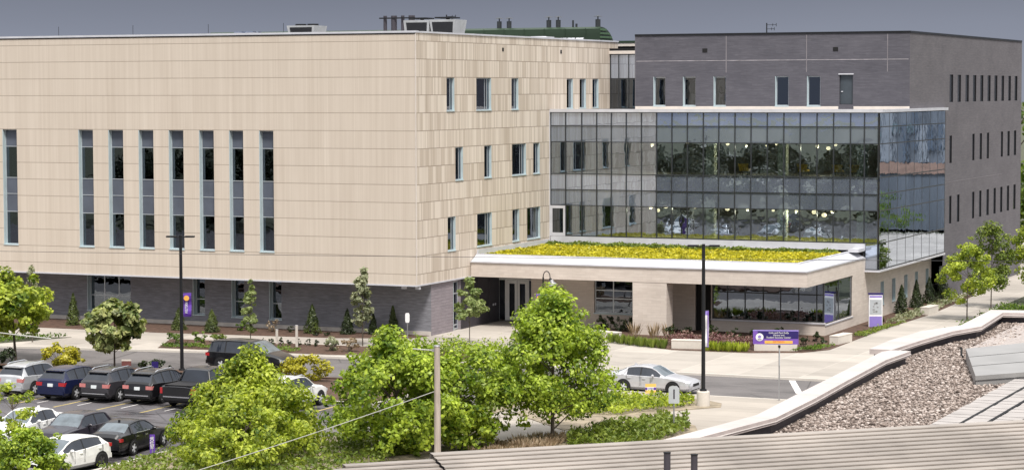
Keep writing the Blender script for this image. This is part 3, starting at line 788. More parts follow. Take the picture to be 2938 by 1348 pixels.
# near side walk, planting strip
m = MB(); m.prism([(17,-40),(17,-18.9),(26,-18.62),(75,-18.62),(75,-130),(10.55,-130),(10.55,-42.5),(11.1,-40.6),(11.7,-40)], -.32, -.004); struct('footpath', m, MT['conc2'])
m = MB(); m.prism([(-70,-28.2),(11.3,-28.2),(11.3,-19.0),(-8,-19.9),(-30,-23.2),(-70,-33.0)][::1], -.32, -.006); struct('planting_strip', m, MT['soil'])
m = MB()
for a, b in (((10.36,-96),(10.36,-42.5)),((10.36,-42.5),(10.92,-40.6)),((10.92,-40.6),(11.52,-39.9))):
    d = Vector((b[0]-a[0], b[1]-a[1])).normalized(); nrm = Vector((d.y, -d.x))
    m.prism([a,(a[0]+nrm.x*.2,a[1]+nrm.y*.2),(b[0]+nrm.x*.2,b[1]+nrm.y*.2),b],-.3,.01)
m.box(17.0,75,-18.63,-18.46,-.3,.006); m.box(-70,11.5,-28.2,-28.02,-.3,.008); m.box(11.5,11.68,-28.2,-19,-.3,.009)
struct('kerb', m, MT['kerb'])
# markings
m = MB()
for x in (-11.1,-8.47,-5.84,-3.22,-.59,2.02,4.65,7.28,9.9): m.box(x-.06,x+.06,-35.0,-28.4,RZ-.01,RZ+.004)
struct('parking_lines', m, MT['yline'])
m = MB()
for x in (-13.0,-10.3,-7.7,-4.95,-2.45,.2,2.8,5.4): m.box(x-.04,x+.04,-34.0,-31.0,RZ-.012,RZ+.003)
m.face([(28.0,-9.95,RZ+.004),(30.0,-15.1,RZ+.004),(30.35,-15.0,RZ+.004),(28.35,-9.9,RZ+.004)])
m.box(25.2,26.0,-17.9,-17.75,RZ,RZ+.004)
struct('road_markings', m, MT['wline'])
# beds
def bed(name, poly, m_, z=.02):
    b = MB(); b.prism(poly, -.1, z); return struct(name, b, m_)
bed('mulch_bed', [(-62,-3.3),(-26,-3.2),(-17.5,-2.9),(-5,-1.3),(-.6,.4),(-.2,2.28),(-62,2.28)], MT['soil'])
bed('mulch_bed', [(-12.7,-10.7),(-.74,-9.74),(3.0,-9.2),(9.2,-8.9),(10,-5.2),(4.6,-4.9),(-3.4,-5.15),(-14.8,-5.9)], MT['soil'])
bed('mulch_bed', [(-29,-14.2),(-23.6,-12.75),(-21.3,-7.6),(-24.2,-8.9),(-32,-9.2)], MT['grass'])
bed('mulch_bed', [(9.0,8.8),(11.0,4.9),(12.8,3.1),(17.2,.6),(22.1,.9),(25.0,2.2),(26.1,4.4),(26.0,11.7),(25.9,17.3),(26.3,29),(25.7,45),(24.42,45),(24.42,40),(23.52,40),(23.52,12.05),(14.4,12.05),(9.5,11.9)], MT['soil'])
bed('mulch_bed', [(30.8,4),(29.9,27),(29.6,36.8),(29.3,50),(36,60),(46,50),(46,4)], MT['grass'])
bed('mulch_bed', [(24.2,-33.0),(25.1,-31.5),(26.6,-24.9),(28.4,-22.6),(28.0,-21.3),(26.5,-20.2),(20.9,-20.6),(19.3,-22),(19.8,-28.8)], MT['dry'], .03)
bed('mulch_bed', [(23.0,-40),(24.4,-36.3),(26.2,-31.6),(27.6,-27.6),(29.4,-29.2),(30.2,-31),(30.4,-38),(29,-46),(22,-46)], MT['dry'], .03)
bed('mulch_bed', [(10.7,-60),(10.7,-43),(11.3,-40.8),(17.6,-38),(20.6,-33.5),(22.2,-36.5),(21.8,-46),(23,-60)], MT['dry'], .03)
bed('mulch_bed', [(17.3,-31),(17.3,-20.5),(18.6,-20.3),(18.9,-30.6)], MT['dry'], .03)
m = MB(); m.prism([(22.6,-39.6),(23.5,-36.6),(23.9,-37.3),(23.1,-40)],-.05,.008); struct('manhole_cover', m, MT['dark_panel'])

# ------------------------------------------------------------------ foreground roof
fb = empty('flat_roofed_building', (52, -75, 0), 0, 'nearest building: pebble roof with pale parapet and grey lapped metal roof below it', 'building')
cop = concrete('coping_cap', (.50,.455,.435), None, .6, .10, .3)
copf = mat('coping_face', (.46,.40,.38), .7, 0, .15)
roofm = mat('lapped_metal', (.31,.276,.247), .55, .15, .24, .6, stretch=(1,1,1))
gravel = mat('gravel_bed', (.20,.165,.145), .95, 0, .4, 9, bmp=1.0)
Lo = [(47.9,-95),(49.30,-85.6),(49.82,-82.06),(49.59,-78.25),(49.42,-74.91),(49.06,-68.47),(49.19,-67.97)]
Li = [(48.5,-95),(49.85,-85.4),(50.36,-82.3),(50.22,-78.78),(49.98,-75.2),(49.70,-70.32),(49.78,-67.99)]
Uo = [(48.56,-67.94),(48.49,-65.48),(48.70,-62.52),(49.40,-60.3),(49.14,-54.86),(53.8,-53.9)]
Ui = [(49.21,-67.9),(49.36,-65.12),(49.62,-62.2),(50.08,-60.4),(49.74,-55.75),(53.8,-54.7)]
c = MB()
for O, I, z in ((Lo, Li, 8.5), (Uo, Ui, 8.504)):
    for i in range(len(O)-1):
        p = [I[i], I[i+1], O[i+1], O[i]]
        c.face([(q[0],q[1],z) for q in p], 0)
        c.face([(I[i+1][0],I[i+1][1],z),(I[i][0],I[i][1],z),(I[i][0],I[i][1],z-.15),(I[i+1][0],I[i+1][1],z-.15)], 1)
        c.face([(O[i][0],O[i][1],z),(O[i+1][0],O[i+1][1],z),(O[i+1][0],O[i+1][1],z-.15),(O[i][0],O[i][1],z-.15)], 1)
        c.face([(q[0],q[1],z-.15) for q in reversed(p)], 1)
    for q, w in ((O[0],I[0]),(O[-1],I[-1])): c.face([(q[0],q[1],z),(w[0],w[1],z),(w[0],w[1],z-.15),(q[0],q[1],z-.15)], 1)
# thin raised lip along the inner edge
for O, I, z in ((Lo, Li, 8.5), (Uo, Ui, 8.504)):
    for i in range(len(O)-1):
        c.cyl((I[i][0],I[i][1],z-.095),(I[i+1][0],I[i+1][1],z-.095),.018,n=5,mi=0)
c.build('coping', [cop, copf], fb)
w = MB()
for O, I in ((Lo, Li), (Uo, Ui)):
    for i in range(len(O)-1):
        a = [((O[k][0]*.8+I[k][0]*.2),(O[k][1]*.8+I[k][1]*.2)) for k in (i,i+1)]; b = [((O[k][0]*.25+I[k][0]*.75),(O[k][1]*.25+I[k][1]*.75)) for k in (i,i+1)]
        w.face([(*a[0],0),(*a[1],0),(*a[1],8.35),(*a[0],8.35)]); w.face([(*b[1],7.5),(*b[0],7.5),(*b[0],8.35),(*b[1],8.35)],1)
w.build('wall', [MT['brick_side'], MT['dark_panel']], fb)
inner = Li + [(49.78,-67.9)] + Ui[0:]
g = MB(); g.face([(q[0],q[1],8.12) for q in reversed([(47.9,-96),*[(a[0]-.2,a[1]) for a in Li],(49.3,-67.9),*[(a[0]-.2,a[1]+.2) for a in Ui],(62,-54.7),(62,-96)])]); g.build('roof_deck', gravel, fb)
# pebbles
ico = bpy.data.meshes.new('tmp_ico')
import bmesh
bmx = bmesh.new(); bmesh.ops.create_icosphere(bmx, subdivisions=1, radius=1.0); bmx.to_mesh(ico); bmx.free()
iv = np.array([v.co[:] for v in ico.vertices]); itri = np.array([list(p.vertices) for p in ico.polygons])
bpy.data.meshes.remove(ico)
def inner_x(y):
    P = Li + Ui
    best = 49.8
    for i in range(len(P)-1):
        a, b = P[i], P[i+1]
        if min(a[1],b[1]) <= y <= max(a[1],b[1]) and abs(a[1]-b[1]) > 1e-6:
            t = (y-a[1])/(b[1]-a[1]); best = max(a[0]+t*(b[0]-a[0]) - .03, 0)
    return best
NP_ = 36000
ys = RNG.uniform(-89.5, -54.9, NP_); xs = []
for y in ys:
    x0 = inner_x(y); xs.append(RNG.uniform(x0, min(54.1, x0+4.4)))
xs = np.array(xs)
keep = ~((xs > 51.1) & (ys > -66.5) )
xs, ys = xs[keep], ys[keep]; n = len(xs)
R_ = RNG.uniform(.016, .042, n)*(1+.3*RNG.standard_normal(n)).clip(.6,1.5)
S_ = np.stack([R_*RNG.uniform(.8,1.4,n), R_*RNG.uniform(.7,1.1,n), R_*RNG.uniform(.45,.75,n)], 1)
ang = RNG.uniform(0, 2*PI, n)
V = iv[None,:,:]*S_[:,None,:]*(1+.16*RNG.standard_normal((n, len(iv), 1)))
ca, sa = np.cos(ang)[:,None], np.sin(ang)[:,None]
X = V[:,:,0]*ca - V[:,:,1]*sa; Y = V[:,:,0]*sa + V[:,:,1]*ca
P = np.stack([X+xs[:,None], Y+ys[:,None], V[:,:,2]+8.12+S_[:,2][:,None]*.7+RNG.uniform(0,.03,n)[:,None]], 2)
faces = (itri[None] + (np.arange(n)*len(iv))[:,None,None]).reshape(-1,3)
me = bpy.data.meshes.new('roof_pebbles')
me.vertices.add(P.shape[0]*P.shape[1]); me.vertices.foreach_set('co', P.astype(np.float32).ravel())
me.loops.add(faces.size); me.loops.foreach_set('vertex_index', faces.astype(np.int32).ravel())
me.polygons.add(len(faces)); me.polygons.foreach_set('loop_start', np.arange(0, faces.size, 3, dtype=np.int32)); me.polygons.foreach_set('loop_total', np.full(len(faces),3,dtype=np.int32))
me.polygons.foreach_set('use_smooth', np.ones(len(faces), dtype=bool))
pm, nt, b, ln = nodes('pebble')
gi = nt.nodes.new('ShaderNodeNewGeometry')
ln.new(ramp(nt, gi.outputs['Random Per Island'], [(0,(.075,.055,.046)),(.3,(.205,.16,.137)),(.7,(.325,.268,.236)),(1,(.50,.44,.405))]), b.inputs['Base Color']); b.inputs['Roughness'].default_value = .85
me.materials.append(pm); me.update(calc_edges=True); me.validate()
o = bpy.data.objects.new('roof_pebbles', me); COL.objects.link(o)
tag(o, 'brown and beige river pebbles covering the near flat roof', 'gravel', None, 'stuff')

# lapped metal roof in front: bands parallel to its upper edge
e0 = Vector((45.9,-92.85,8.9)); e1 = Vector((63.0,-76.8,8.9)); du = (e1-e0).normalized(); dn = Vector((du.y,-du.x,0)).normalized()
slope = math.tan(math.radians(10)); bw = .24
def rp(u, s, h): return tuple(e0 + du*u + dn*s + Vector((0,0,-slope*s + h)))
r = MB(); U0, U1 = .85, 22.0
for k in range(34):
    s0, s1 = k*bw, (k+1)*bw
    ua = U0 if k < 14 else 0
    r.face([rp(ua,s0,.0),rp(ua,s1,.032),rp(U1,s1,.032),rp(U1,s0,.0)], 0)
    r.face([rp(ua,s1,.032),rp(ua,s1,.008),rp(U1,s1,.008),rp(U1,s1,.032)], 0)
    r.face([rp(ua,s1,.008),rp(ua,s1,-.004),rp(U1,s1,-.004),rp(U1,s1,.008)], 1)  # black strip paints the shadow line under each lap
    r.face([rp(ua,s1,-.004),rp(ua,s1-.06,-.02),rp(U1,s1-.06,-.02),rp(U1,s1,-.004)], 1)
r.face([rp(U0,0,0),rp(U1,0,0),rp(U1,0,-.12),rp(U0,0,-.12)], 0)
r.build('metal_roof', [roofm, MT['black']], fb)
r = MB()     # lower run stepping out at the left
for k in range(22):
    s0, s1 = .16+k*bw, .16+(k+1)*bw
    ul = -1.1 - 1.08*(s0-.3); 
    r.face([rp(ul,s0,-.07),rp(ul,s1,-.03),rp(.845,s1,-.03),rp(.845,s0,-.07)], 0)
    r.face([rp(ul,s1,-.03),rp(ul,s1,-.06),rp(.845,s1,-.06),rp(.845,s1,-.03)], 0)
    r.face([rp(ul,s1,-.06),rp(ul,s1,-.08),rp(.845,s1,-.08),rp(.845,s1,-.06)], 1)  # same painted black shadow line on the lower run
r.face([rp(-.95,.16,-.07),rp(.845,.16,-.07),rp(.845,.16,-.3),rp(-.95,.16,-.3)], 0)
r.build('metal_roof', [roofm, MT['black']], fb)
r = MB()
q0, q1 = rp(-.95,.18,-.3), rp(.84,.18,-.3)
r.face([q0,q1,(q1[0],q1[1],0),(q0[0],q0[1],0)])
q0, q1 = rp(.85,.03,-.12), rp(U1,.03,-.12)
r.face([q0,q1,(q1[0],q1[1],0),(q0[0],q0[1],0)])
r.build('wall', MT['brick_front'], fb)
# walkway pads on the pebbles, running away from the camera
r = MB()
padm = mat('walk_pad', (.36,.335,.32), .7, 0, .12, 2.0)
for (x0, x1, y0, y1) in ((53.42,53.98,-82,-71.2),(54.06,54.52,-82,-72.0),(54.62,55.2,-82,-72.8),(55.3,56.0,-82,-74)):
    y = y0; k = 0
    while y < y1:
        r.box(x0+.01*math.sin(k*1.7),x1,y,min(y+.405,y1),8.19,8.25+.004*(k%3)); y += .45; k += 1
    r.box(x1+.001,x1+.079,y0,y1,8.10,8.262,1); r.box(x0+.02,x1-.005,y0,y1,8.14,8.232,1)
r.build('walkway_pads', [padm, MT['black']], fb)
# raised grey sheet-metal curb at right, with the dark slot under its edge
sheet = mat('sheet_metal', (.29,.285,.28), .5, .15, .1, .8)
r = MB(); A = Vector((51.07,-66.75,8.5)); B = Vector((52.95,-63.4,8.5)); C_ = Vector((52.62,-72.3,8.42)); D_ = Vector((55.2,-69.0,8.42))
for k in range(3):
    a0, a1 = k/3, (k+1)/3
    p = [A.lerp(C_, a0)+Vector((0,0,0)), B.lerp(D_, a0), B.lerp(D_, a1)+Vector((0,0,-.03)), A.lerp(C_, a1)+Vector((0,0,-.03))]
    r.face([tuple(x) for x in reversed(p)], 0)
    q = [p[3], p[2], p[2]+Vector((0,0,.04)), p[3]+Vector((0,0,.04))]
    if k < 2: r.face([tuple(x) for x in q], 1)
r.face([tuple(C_), tuple(D_), tuple(D_-Vector((0,0,.12))), tuple(C_-Vector((0,0,.12)))], 0)
r.face([tuple(A), tuple(C_), tuple(C_-Vector((0,0,.3))), tuple(A-Vector((0,0,.36)))], 0)
r.face([tuple(A), tuple(B), tuple(B-Vector((0,0,.36))), tuple(A-Vector((0,0,.36)))], 0)
E1 = C_.lerp(D_, .42)
r.face([tuple(E1-Vector((0,.05,.12))), tuple(D_-Vector((0,.05,.12))), tuple(D_-Vector((0,.05,.42))), tuple(E1-Vector((0,.05,.42)))], 1)
r.face([tuple(C_-Vector((0,-.05,.12))), tuple(E1-Vector((0,-.05,.12))), tuple(E1-Vector((0,-.05,.42))), tuple(C_-Vector((0,-.05,.42)))], 0)
r.build('sheet_metal_curb', [sheet, MT['black']], fb)
r = MB(); r.face([(51.2,-66.6,8.17),(56,-58,8.17),(56,-54.9,8.17),(50.3,-55.4,8.17),(50.4,-60.5,8.17),(50.5,-64,8.17)]); r.build('membrane', mat('perforated_mat', (.36,.32,.30), .9, 0, .25, 14, bmp=.5), fb)
hk = empty('pipe_strap', (50.95,-66.9,8.2), 0, 'small black strap hooked at the corner of the grey metal curb', 'strap')
t = MB(); t.tube([(50.9,-66.7,8.5),(50.98,-66.9,8.52),(51.0,-67.0,8.35),(51.08,-67.15,8.3)],.03,6); t.build('hook', MT['black'], hk)
for k, (u, s) in enumerate(((4.88,2.3),(5.42,2.35))):
    b = rp(u, s, 0)
    v = empty('vent_pipe', b, 0, ('taller','shorter')[k]+' of two thin dark pipes rising from the metal roof, on the '+('left','right')[k], 'vent pipe', 'dark pipes on the metal roof')
    h = .52 if k == 0 else .47
    t = MB(); t.cyl(b, (b[0],b[1],b[2]+h), .065, n=10); t.build('pipe', MT['dark_panel'], v, 40)
    t = MB(); t.cyl((b[0],b[1],b[2]+h), (b[0],b[1],b[2]+h+.02), .072, n=10); t.build('cap', MT['black'], v, 40)
# ------------------------------------------------------------------ vegetation
LF = {}
LF['maple'] = leaf_mat('leaf_maple', [(.022,.06,.005),(.11,.21,.013),(.31,.45,.030),(.56,.66,.09)], .34)
LF['fresh'] = leaf_mat('leaf_fresh', [(.022,.06,.005),(.13,.22,.014),(.37,.47,.034),(.62,.67,.10)], .36)
LF['mid'] = leaf_mat('leaf_mid', [(.03,.075,.010),(.09,.17,.018),(.20,.28,.04)], .3)
LF['pale'] = leaf_mat('leaf_pale', [(.10,.16,.04),(.22,.29,.09),(.40,.44,.20)], .3)
LF['dull'] = leaf_mat('leaf_dull', [(.13,.16,.08),(.26,.29,.16),(.44,.44,.30)], .25)
LF['broad'] = leaf_mat('leaf_broad', [(.02,.05,.008),(.08,.15,.022),(.34,.40,.15),(.52,.52,.22)], .25)
LF['wood'] = leaf_mat('leaf_wood', [(.018,.028,.012),(.030,.042,.016),(.042,.055,.022)], .05)
LF['dark'] = leaf_mat('leaf_conifer', [(.008,.016,.006),(.02,.035,.010),(.045,.065,.016)], .08)
LF['thuja'] = leaf_mat('leaf_thuja', [(.02,.035,.008),(.05,.075,.014),(.11,.14,.03)], .1)
LF['yellow'] = leaf_mat('leaf_yellow', [(.26,.25,.012),(.40,.37,.02),(.52,.47,.045)], .25)
LF['red'] = leaf_mat('leaf_red', [(.07,.015,.025),(.14,.035,.05),(.24,.12,.11),(.34,.24,.2)], .15)
LF['grassy'] = leaf_mat('leaf_grassy', [(.07,.12,.018),(.14,.20,.03),(.25,.30,.05)], .25)
LF['sedum'] = leaf_mat('leaf_sedum', [(.18,.19,.010),(.42,.39,.012),(.54,.48,.018),(.64,.57,.03)], .15)
LF['tan'] = leaf_mat('leaf_tan', [(.20,.13,.08),(.32,.23,.15),(.42,.34,.24)], .2)
BARK = mat('bark', (.10,.08,.065), .95, 0, .3, 6, bmp=.5)

def leaves(centers, normals, size, rng, aspect=.62, fold=.25, jitter=.7):
    n = len(centers)
    nr = normals + jitter*rng.standard_normal((n,3)); nr /= np.linalg.norm(nr,axis=1)[:,None] + 1e-9
    a = rng.standard_normal((n,3)); a[:,2] -= .35
    t = a - (a*nr).sum(1)[:,None]*nr; t /= np.linalg.norm(t,axis=1)[:,None] + 1e-9
    b = np.cross(nr, t)
    s = (size*rng.uniform(.6,1.35,n))[:,None]
    P = np.empty((n,4,3))
    P[:,0] = centers - t*s*.5; P[:,1] = centers + b*s*aspect*.5 + nr*s*fold*.3
    P[:,2] = centers + t*s*.55; P[:,3] = centers - b*s*aspect*.5 + nr*s*fold*.3
    return P.reshape(-1,3)

def crown_points(c, rad, n, nclump, rng, crad=.30, shape='round', hollow=.35, low=.0):
    """leaf positions in clumps spread through a crown; c centre, rad (rx,ry,rz)"""
    c = np.array(c, float); rad = np.array(rad, float)
    d = rng.standard_normal((nclump,3)); d /= np.linalg.norm(d,axis=1)[:,None]
    r = rng.uniform(hollow,1.0,nclump)**.6
    sprig = rng.uniform(0,1,nclump) < .16
    r = np.where(sprig, rng.uniform(.98,1.16,nclump), r)
    q = d*r[:,None]
    if shape == 'cone':   # narrow at the top
        f = np.clip(.95 - .62*(q[:,2]+1)/2, .12, 1); q[:,0] *= f*1.15; q[:,1] *= f*1.15
    if shape == 'cone2':
        f = np.clip(1.12 - .46*np.clip(q[:,2]+.62,0,2), .2, 1.1); q[:,0] *= f; q[:,1] *= f
    if shape == 'egg':
        f = np.clip(1.12 - .50*np.clip((q[:,2]+.25),0,2)**1.25, .25, 1.15); q[:,0] *= f; q[:,1] *= f
    if shape == 'pyr':
        f = np.clip(1.12 - .66*np.clip(q[:,2]+.62,0,2), .16, 1.12); q[:,0] *= f; q[:,1] *= f
    cc = q*rad
    cr = crad*rad.mean()*rng.uniform(.55,1.25,nclump)
    cr = np.where(sprig, cr*.55, cr)
    w = cr**2; w /= w.sum()
    k = rng.choice(nclump, n, p=w)
    e = rng.standard_normal((n,3)); e /= np.linalg.norm(e,axis=1)[:,None]
    rr = rng.uniform(.25,1.0,n)**.55
    off = e*rr[:,None]*cr[k][:,None]; off[:,2] *= .75
    p = cc[k] + off
    nrm = e*.8 + (cc[k]/rad)*.5; nrm[:,2] += .55
    return c + p, nrm, c + cc

def tree(name, x, y, h, w, z0, leaf, size, n, ncl, label, cat='tree', group=None, shape='egg', trunk_r=.09, crad=.30, seed=0, d=None, lean=(0,0), limbs=7, zb=0.0, depth=None, aspect=.62):
    """trunk (with limbs) and crown; z0 = height where the crown begins"""
    rng = np.random.default_rng(seed+100)
    t = empty(name, (x,y,zb), 0, label, cat, group)
    depth = depth or w
    c = (lean[0], lean[1], (z0+h)/2); rad = (w/2*.86, depth/2*.86, (h-z0)/2*.93)
    p, nr, cl = crown_points(c, rad, n, ncl, rng, crad, shape)
    p[:,2] = np.clip(p[:,2], .05, None)
    np_mesh('crown', leaves(p, nr, size, rng, aspect), 4, LF[leaf], t)
    b = MB()
    top = h*.82
    pts = [(0,0,-.05),(lean[0]*.2,lean[1]*.2,z0*.6+.1),(lean[0]*.6+.04,lean[1]*.6,(z0+h)*.42),(lean[0],lean[1],top)]
    b.tube(pts,[trunk_r,trunk_r*.82,trunk_r*.5,trunk_r*.15],8)
    order = rng.permutation(len(cl))[:limbs*3]
    for k in order:
        q = cl[k]; zz = max(z0*.85, min(q[2]-.35*(h-z0)*.4, top*.85)); f = zz/top
        s = Vector((lean[0]*f, lean[1]*f, zz)); e = Vector(q)
        mid = s.lerp(e,.55) + Vector((0,0,.06*h*.3))
        b.tube([tuple(s),tuple(mid),tuple(e)],[trunk_r*.34,trunk_r*.2,trunk_r*.06],5)
    b.build('trunk', BARK, t, 60, True)
    return t

def cone_shrub(name, x, y, h, w, leaf, label, group, n=900, seed=0, zb=0, cat='shrub'):
    rng = np.random.default_rng(seed+900)
    t = empty(name, (x,y,zb), 0, label, cat, group)
    u = rng.uniform(0,1,n)**.75; z = (1-u)*h*.97 + .04
    a = rng.uniform(0,2*PI,n); R = w/2*(u**.8)*(1+.22*np.sin(a*3+z*7)+.12*rng.standard_normal(n))*rng.uniform(.75,1.05,n)
    p = np.stack([R*np.cos(a), R*np.sin(a), z],1)
    nr = np.stack([np.cos(a), np.sin(a), np.full(n,.45)],1)
    np_mesh('foliage', leaves(p, nr, .125, rng, .5, .2, .5), 4, LF[leaf], t)
    b = MB(); b.tube([(0,0,-.03),(0,0,h*.9)],[.04,.01],6); b.build('stem', BARK, t, None, True)
    return t

def mound(name, x, y, h, w, leaf, label, group=None, n=500, size=.14, seed=0, d=None, cat='shrub', zb=0, ncl=14):
    rng = np.random.default_rng(seed+1300)
    t = empty(name, (x,y,zb), 0, label, cat, group)
    d = d or w
    p, nr, cl = crown_points((0,0,h*.5), (w*.42,d*.42,h*.46), n, ncl, rng, .34, 'round', .3)
    p[:,2] = np.clip(p[:,2], .03, None)
    np_mesh('foliage', leaves(p, nr, size, rng), 4, LF[leaf], t)
    b = MB()
    for q in cl[:8]: b.tube([(0,0,-.02),(q[0]*.5,q[1]*.5,q[2]*.6),tuple(q)],[.02,.014,.006],4)
    b.build('stems', BARK, t, None, True)
    return t

def tuft_mesh(n, h, w, rng, spread=.35):
    a = rng.uniform(0,2*PI,n); r0 = w*.28*np.sqrt(rng.uniform(0,1,n)); hh = h*rng.uniform(.55,1.1,n)
    base = np.stack([r0*np.cos(a), r0*np.sin(a), np.zeros(n)],1)
    lean = np.stack([np.cos(a), np.sin(a)],1)*(w*spread*rng.uniform(.3,1.2,n))[:,None]
    tip = base.copy(); tip[:,:2] += lean; tip[:,2] = hh
    mid = (base+tip)/2; mid[:,2] = hh*.62
    s = np.stack([-np.sin(a), np.cos(a), np.zeros(n)],1)*(.028+.02*rng.uniform(0,1,n))[:,None]
    P = np.empty((n,4,3)); P[:,0] = base - s*.4; P[:,1] = mid - s; P[:,2] = tip; P[:,3] = mid + s
    return P.reshape(-1,3)

def tuft(name, x, y, h, w, leaf, label, group, n=60, seed=0, zb=0, cat='grass clump', spread=.35):
    rng = np.random.default_rng(seed+1700)
    t = np_mesh(name, tuft_mesh(n,h,w,rng,spread), 4, LF[leaf])
    t.location = (x,y,zb)
    return tag(t, label, cat, group)

def cover(name, poly, n, leaf, size, hmin, hmax, label, seed=0, z=.02, cat='ground cover', blades=False):
    """uncountable low planting spread over a polygon"""
    rng = np.random.default_rng(seed+2100)
    P = np.array(poly, float); lo, hi = P.min(0), P.max(0); out = []
    while len(out) < n:
        q = rng.uniform(lo, hi, (n,2))
        for a in q:
            ins = False; j = len(P)-1
            for i in range(len(P)):
                if (P[i,1] > a[1]) != (P[j,1] > a[1]) and a[0] < (P[j,0]-P[i,0])*(a[1]-P[i,1])/(P[j,1]-P[i,1]) + P[i,0]: ins = not ins
                j = i
            if ins: out.append(a)
    q = np.array(out[:n])
    # clumpy height field
    hf = .5+.5*np.sin(q[:,0]*2.1+1.3*np.sin(q[:,1]*1.7))*np.sin(q[:,1]*2.6+1.1*np.sin(q[:,0]*1.9+seed))
    hz = hmin + (hmax-hmin)*hf*rng.uniform(.4,1.1,n)
    p = np.stack([q[:,0],q[:,1],z+hz*rng.uniform(.25,1,n)**.6],1)
    nr = np.zeros((n,3)); nr[:,2] = .6; nr[:,:2] = .5*rng.standard_normal((n,2))
    if blades:
        a = rng.uniform(0,2*PI,n); base = np.stack([q[:,0],q[:,1],np.full(n,z)],1); s = np.stack([np.cos(a),np.sin(a),np.zeros(n)],1)*size*.22
        tip = base + np.stack([rng.normal(0,.1,n),rng.normal(0,.1,n),hz+.05],1); mid = base*.4+tip*.6
        V = np.empty((n,4,3)); V[:,0] = base-s*.3; V[:,1] = mid-s; V[:,2] = tip; V[:,3] = mid+s; V = V.reshape(-1,3)
    else: V = leaves(p, nr, size, rng)
    o = np_mesh(name, V, 4, LF[leaf])
    return tag(o, label, cat, None, 'stuff')

# trees in front of the road
tree('maple_tree', 24.86,-35.82,6.95,7.3,.5,'maple',.19,23000,190,'broad green maple beside the path, between the road sign and the silver sedan',shape='cone2',trunk_r=.12,crad=.24,seed=1)
tree('leafy_tree', 12.9,-43.4,4.6,9.8,-.6,'fresh',.19,22000,200,'bushy yellow-green tree hiding the parked pickup and white car',shape='pyr',trunk_r=.10,crad=.21,seed=2,depth=6.6,lean=(.55,0))
tree('leafy_tree', 20.15,-42.4,5.75,6.5,-.2,'maple',.20,19000,150,'tall dense green tree directly left of the wooden pole',shape='egg',trunk_r=.11,crad=.22,seed=3)
tree('leafy_tree', 15.4,-47.2,2.9,6.4,-.5,'fresh',.18,11000,95,'lowest spreading yellow-green crown at the bottom edge, under the pale cable',shape='egg',trunk_r=.07,crad=.24,seed=16)
tree('leafy_tree', 22.2,-40.0,4.7,5.8,.0,'maple',.20,13000,110,'lower green tree right of the wooden pole',shape='round',trunk_r=.09,crad=.25,seed=4)
tree('leafy_tree', 10.6,-56.3,2.45,3.9,-.5,'maple',.14,13000,90,'dark green flowering shrub tree at the bottom left corner before the white hatchback',shape='round',trunk_r=.07,crad=.26,seed=5)
tree('leafy_tree', 8.75,-54.6,4.15,1.9,1.6,'fresh',.15,1100,20,'loose light green sapling over the white car at the left edge',shape='round',trunk_r=.04,crad=.3,seed=6)
tree('broadleaf_tree', -16.95,-19.5,5.3,4.9,1.5,'fresh',.28,7000,70,'green tree with trunk at the left edge behind the silver SUV',shape='round',trunk_r=.09,crad=.30,seed=7,lean=(-.4,0))
tree('large_leaved_tree', -9.25,-20.55,3.95,3.9,.95,'broad',.36,3000,64,'round tree with large pale and dark leaves behind the blue car',shape='round',trunk_r=.06,crad=.26,seed=8,aspect=.8)
tree('columnar_tree', -22.0,-10.9,5.0,1.3,.9,'dull',.2,650,26,'thin pale tree peeking above the green tree at the left edge',shape='cone',trunk_r=.04,crad=.26,seed=9)
tree('columnar_tree', -8.35,-6.75,4.1,1.25,.6,'pale',.17,2200,46,'slender upright pale tree between the black lamp post and the narrow windows',shape='cone',trunk_r=.035,crad=.24,seed=10)
tree('columnar_tree', -1.4,-4.8,5.2,1.9,.6,'dull',.2,2600,56,'tall sparse whitish tree near the panelled corner',shape='cone',trunk_r=.045,crad=.2,seed=11)
tree('sapling', 4.5,-1.6,4.4,2.3,1.2,'pale',.19,2200,44,'young light green tree with open crown before the entrance',shape='egg',trunk_r=.035,crad=.22,seed=12)
tree('young_tree', 29.6,25.8,5.7,3.9,1.1,'fresh',.18,5200,60,'young light green tree on the right walk, nearest the stone coping',shape='egg',trunk_r=.05,crad=.26,seed=13)
tree('young_tree', 29.2,35.1,6.4,3.8,1.1,'grassy',.18,5200,60,'taller young tree behind it on the right walk',shape='egg',trunk_r=.05,crad=.26,seed=14)
tree('young_tree', 31.4,40.2,7.4,4.4,1.2,'fresh',.2,5000,56,'young tree cut off by the right edge of the view',shape='egg',trunk_r=.06,crad=.26,seed=15)
for i, (x, y, h, w) in enumerate(((20.3,84,17,9),(23.5,96,12,9),(24.5,80,8.0,7))):
    tree('background_tree', x,y,h,w,2.0,'mid',.55,2200,40,('tallest dark tree','dark tree farthest back','lower green tree')[i]+' behind the right end of the brick block',shape='round',trunk_r=.25,crad=.3,seed=20+i,group='trees behind the brick block')

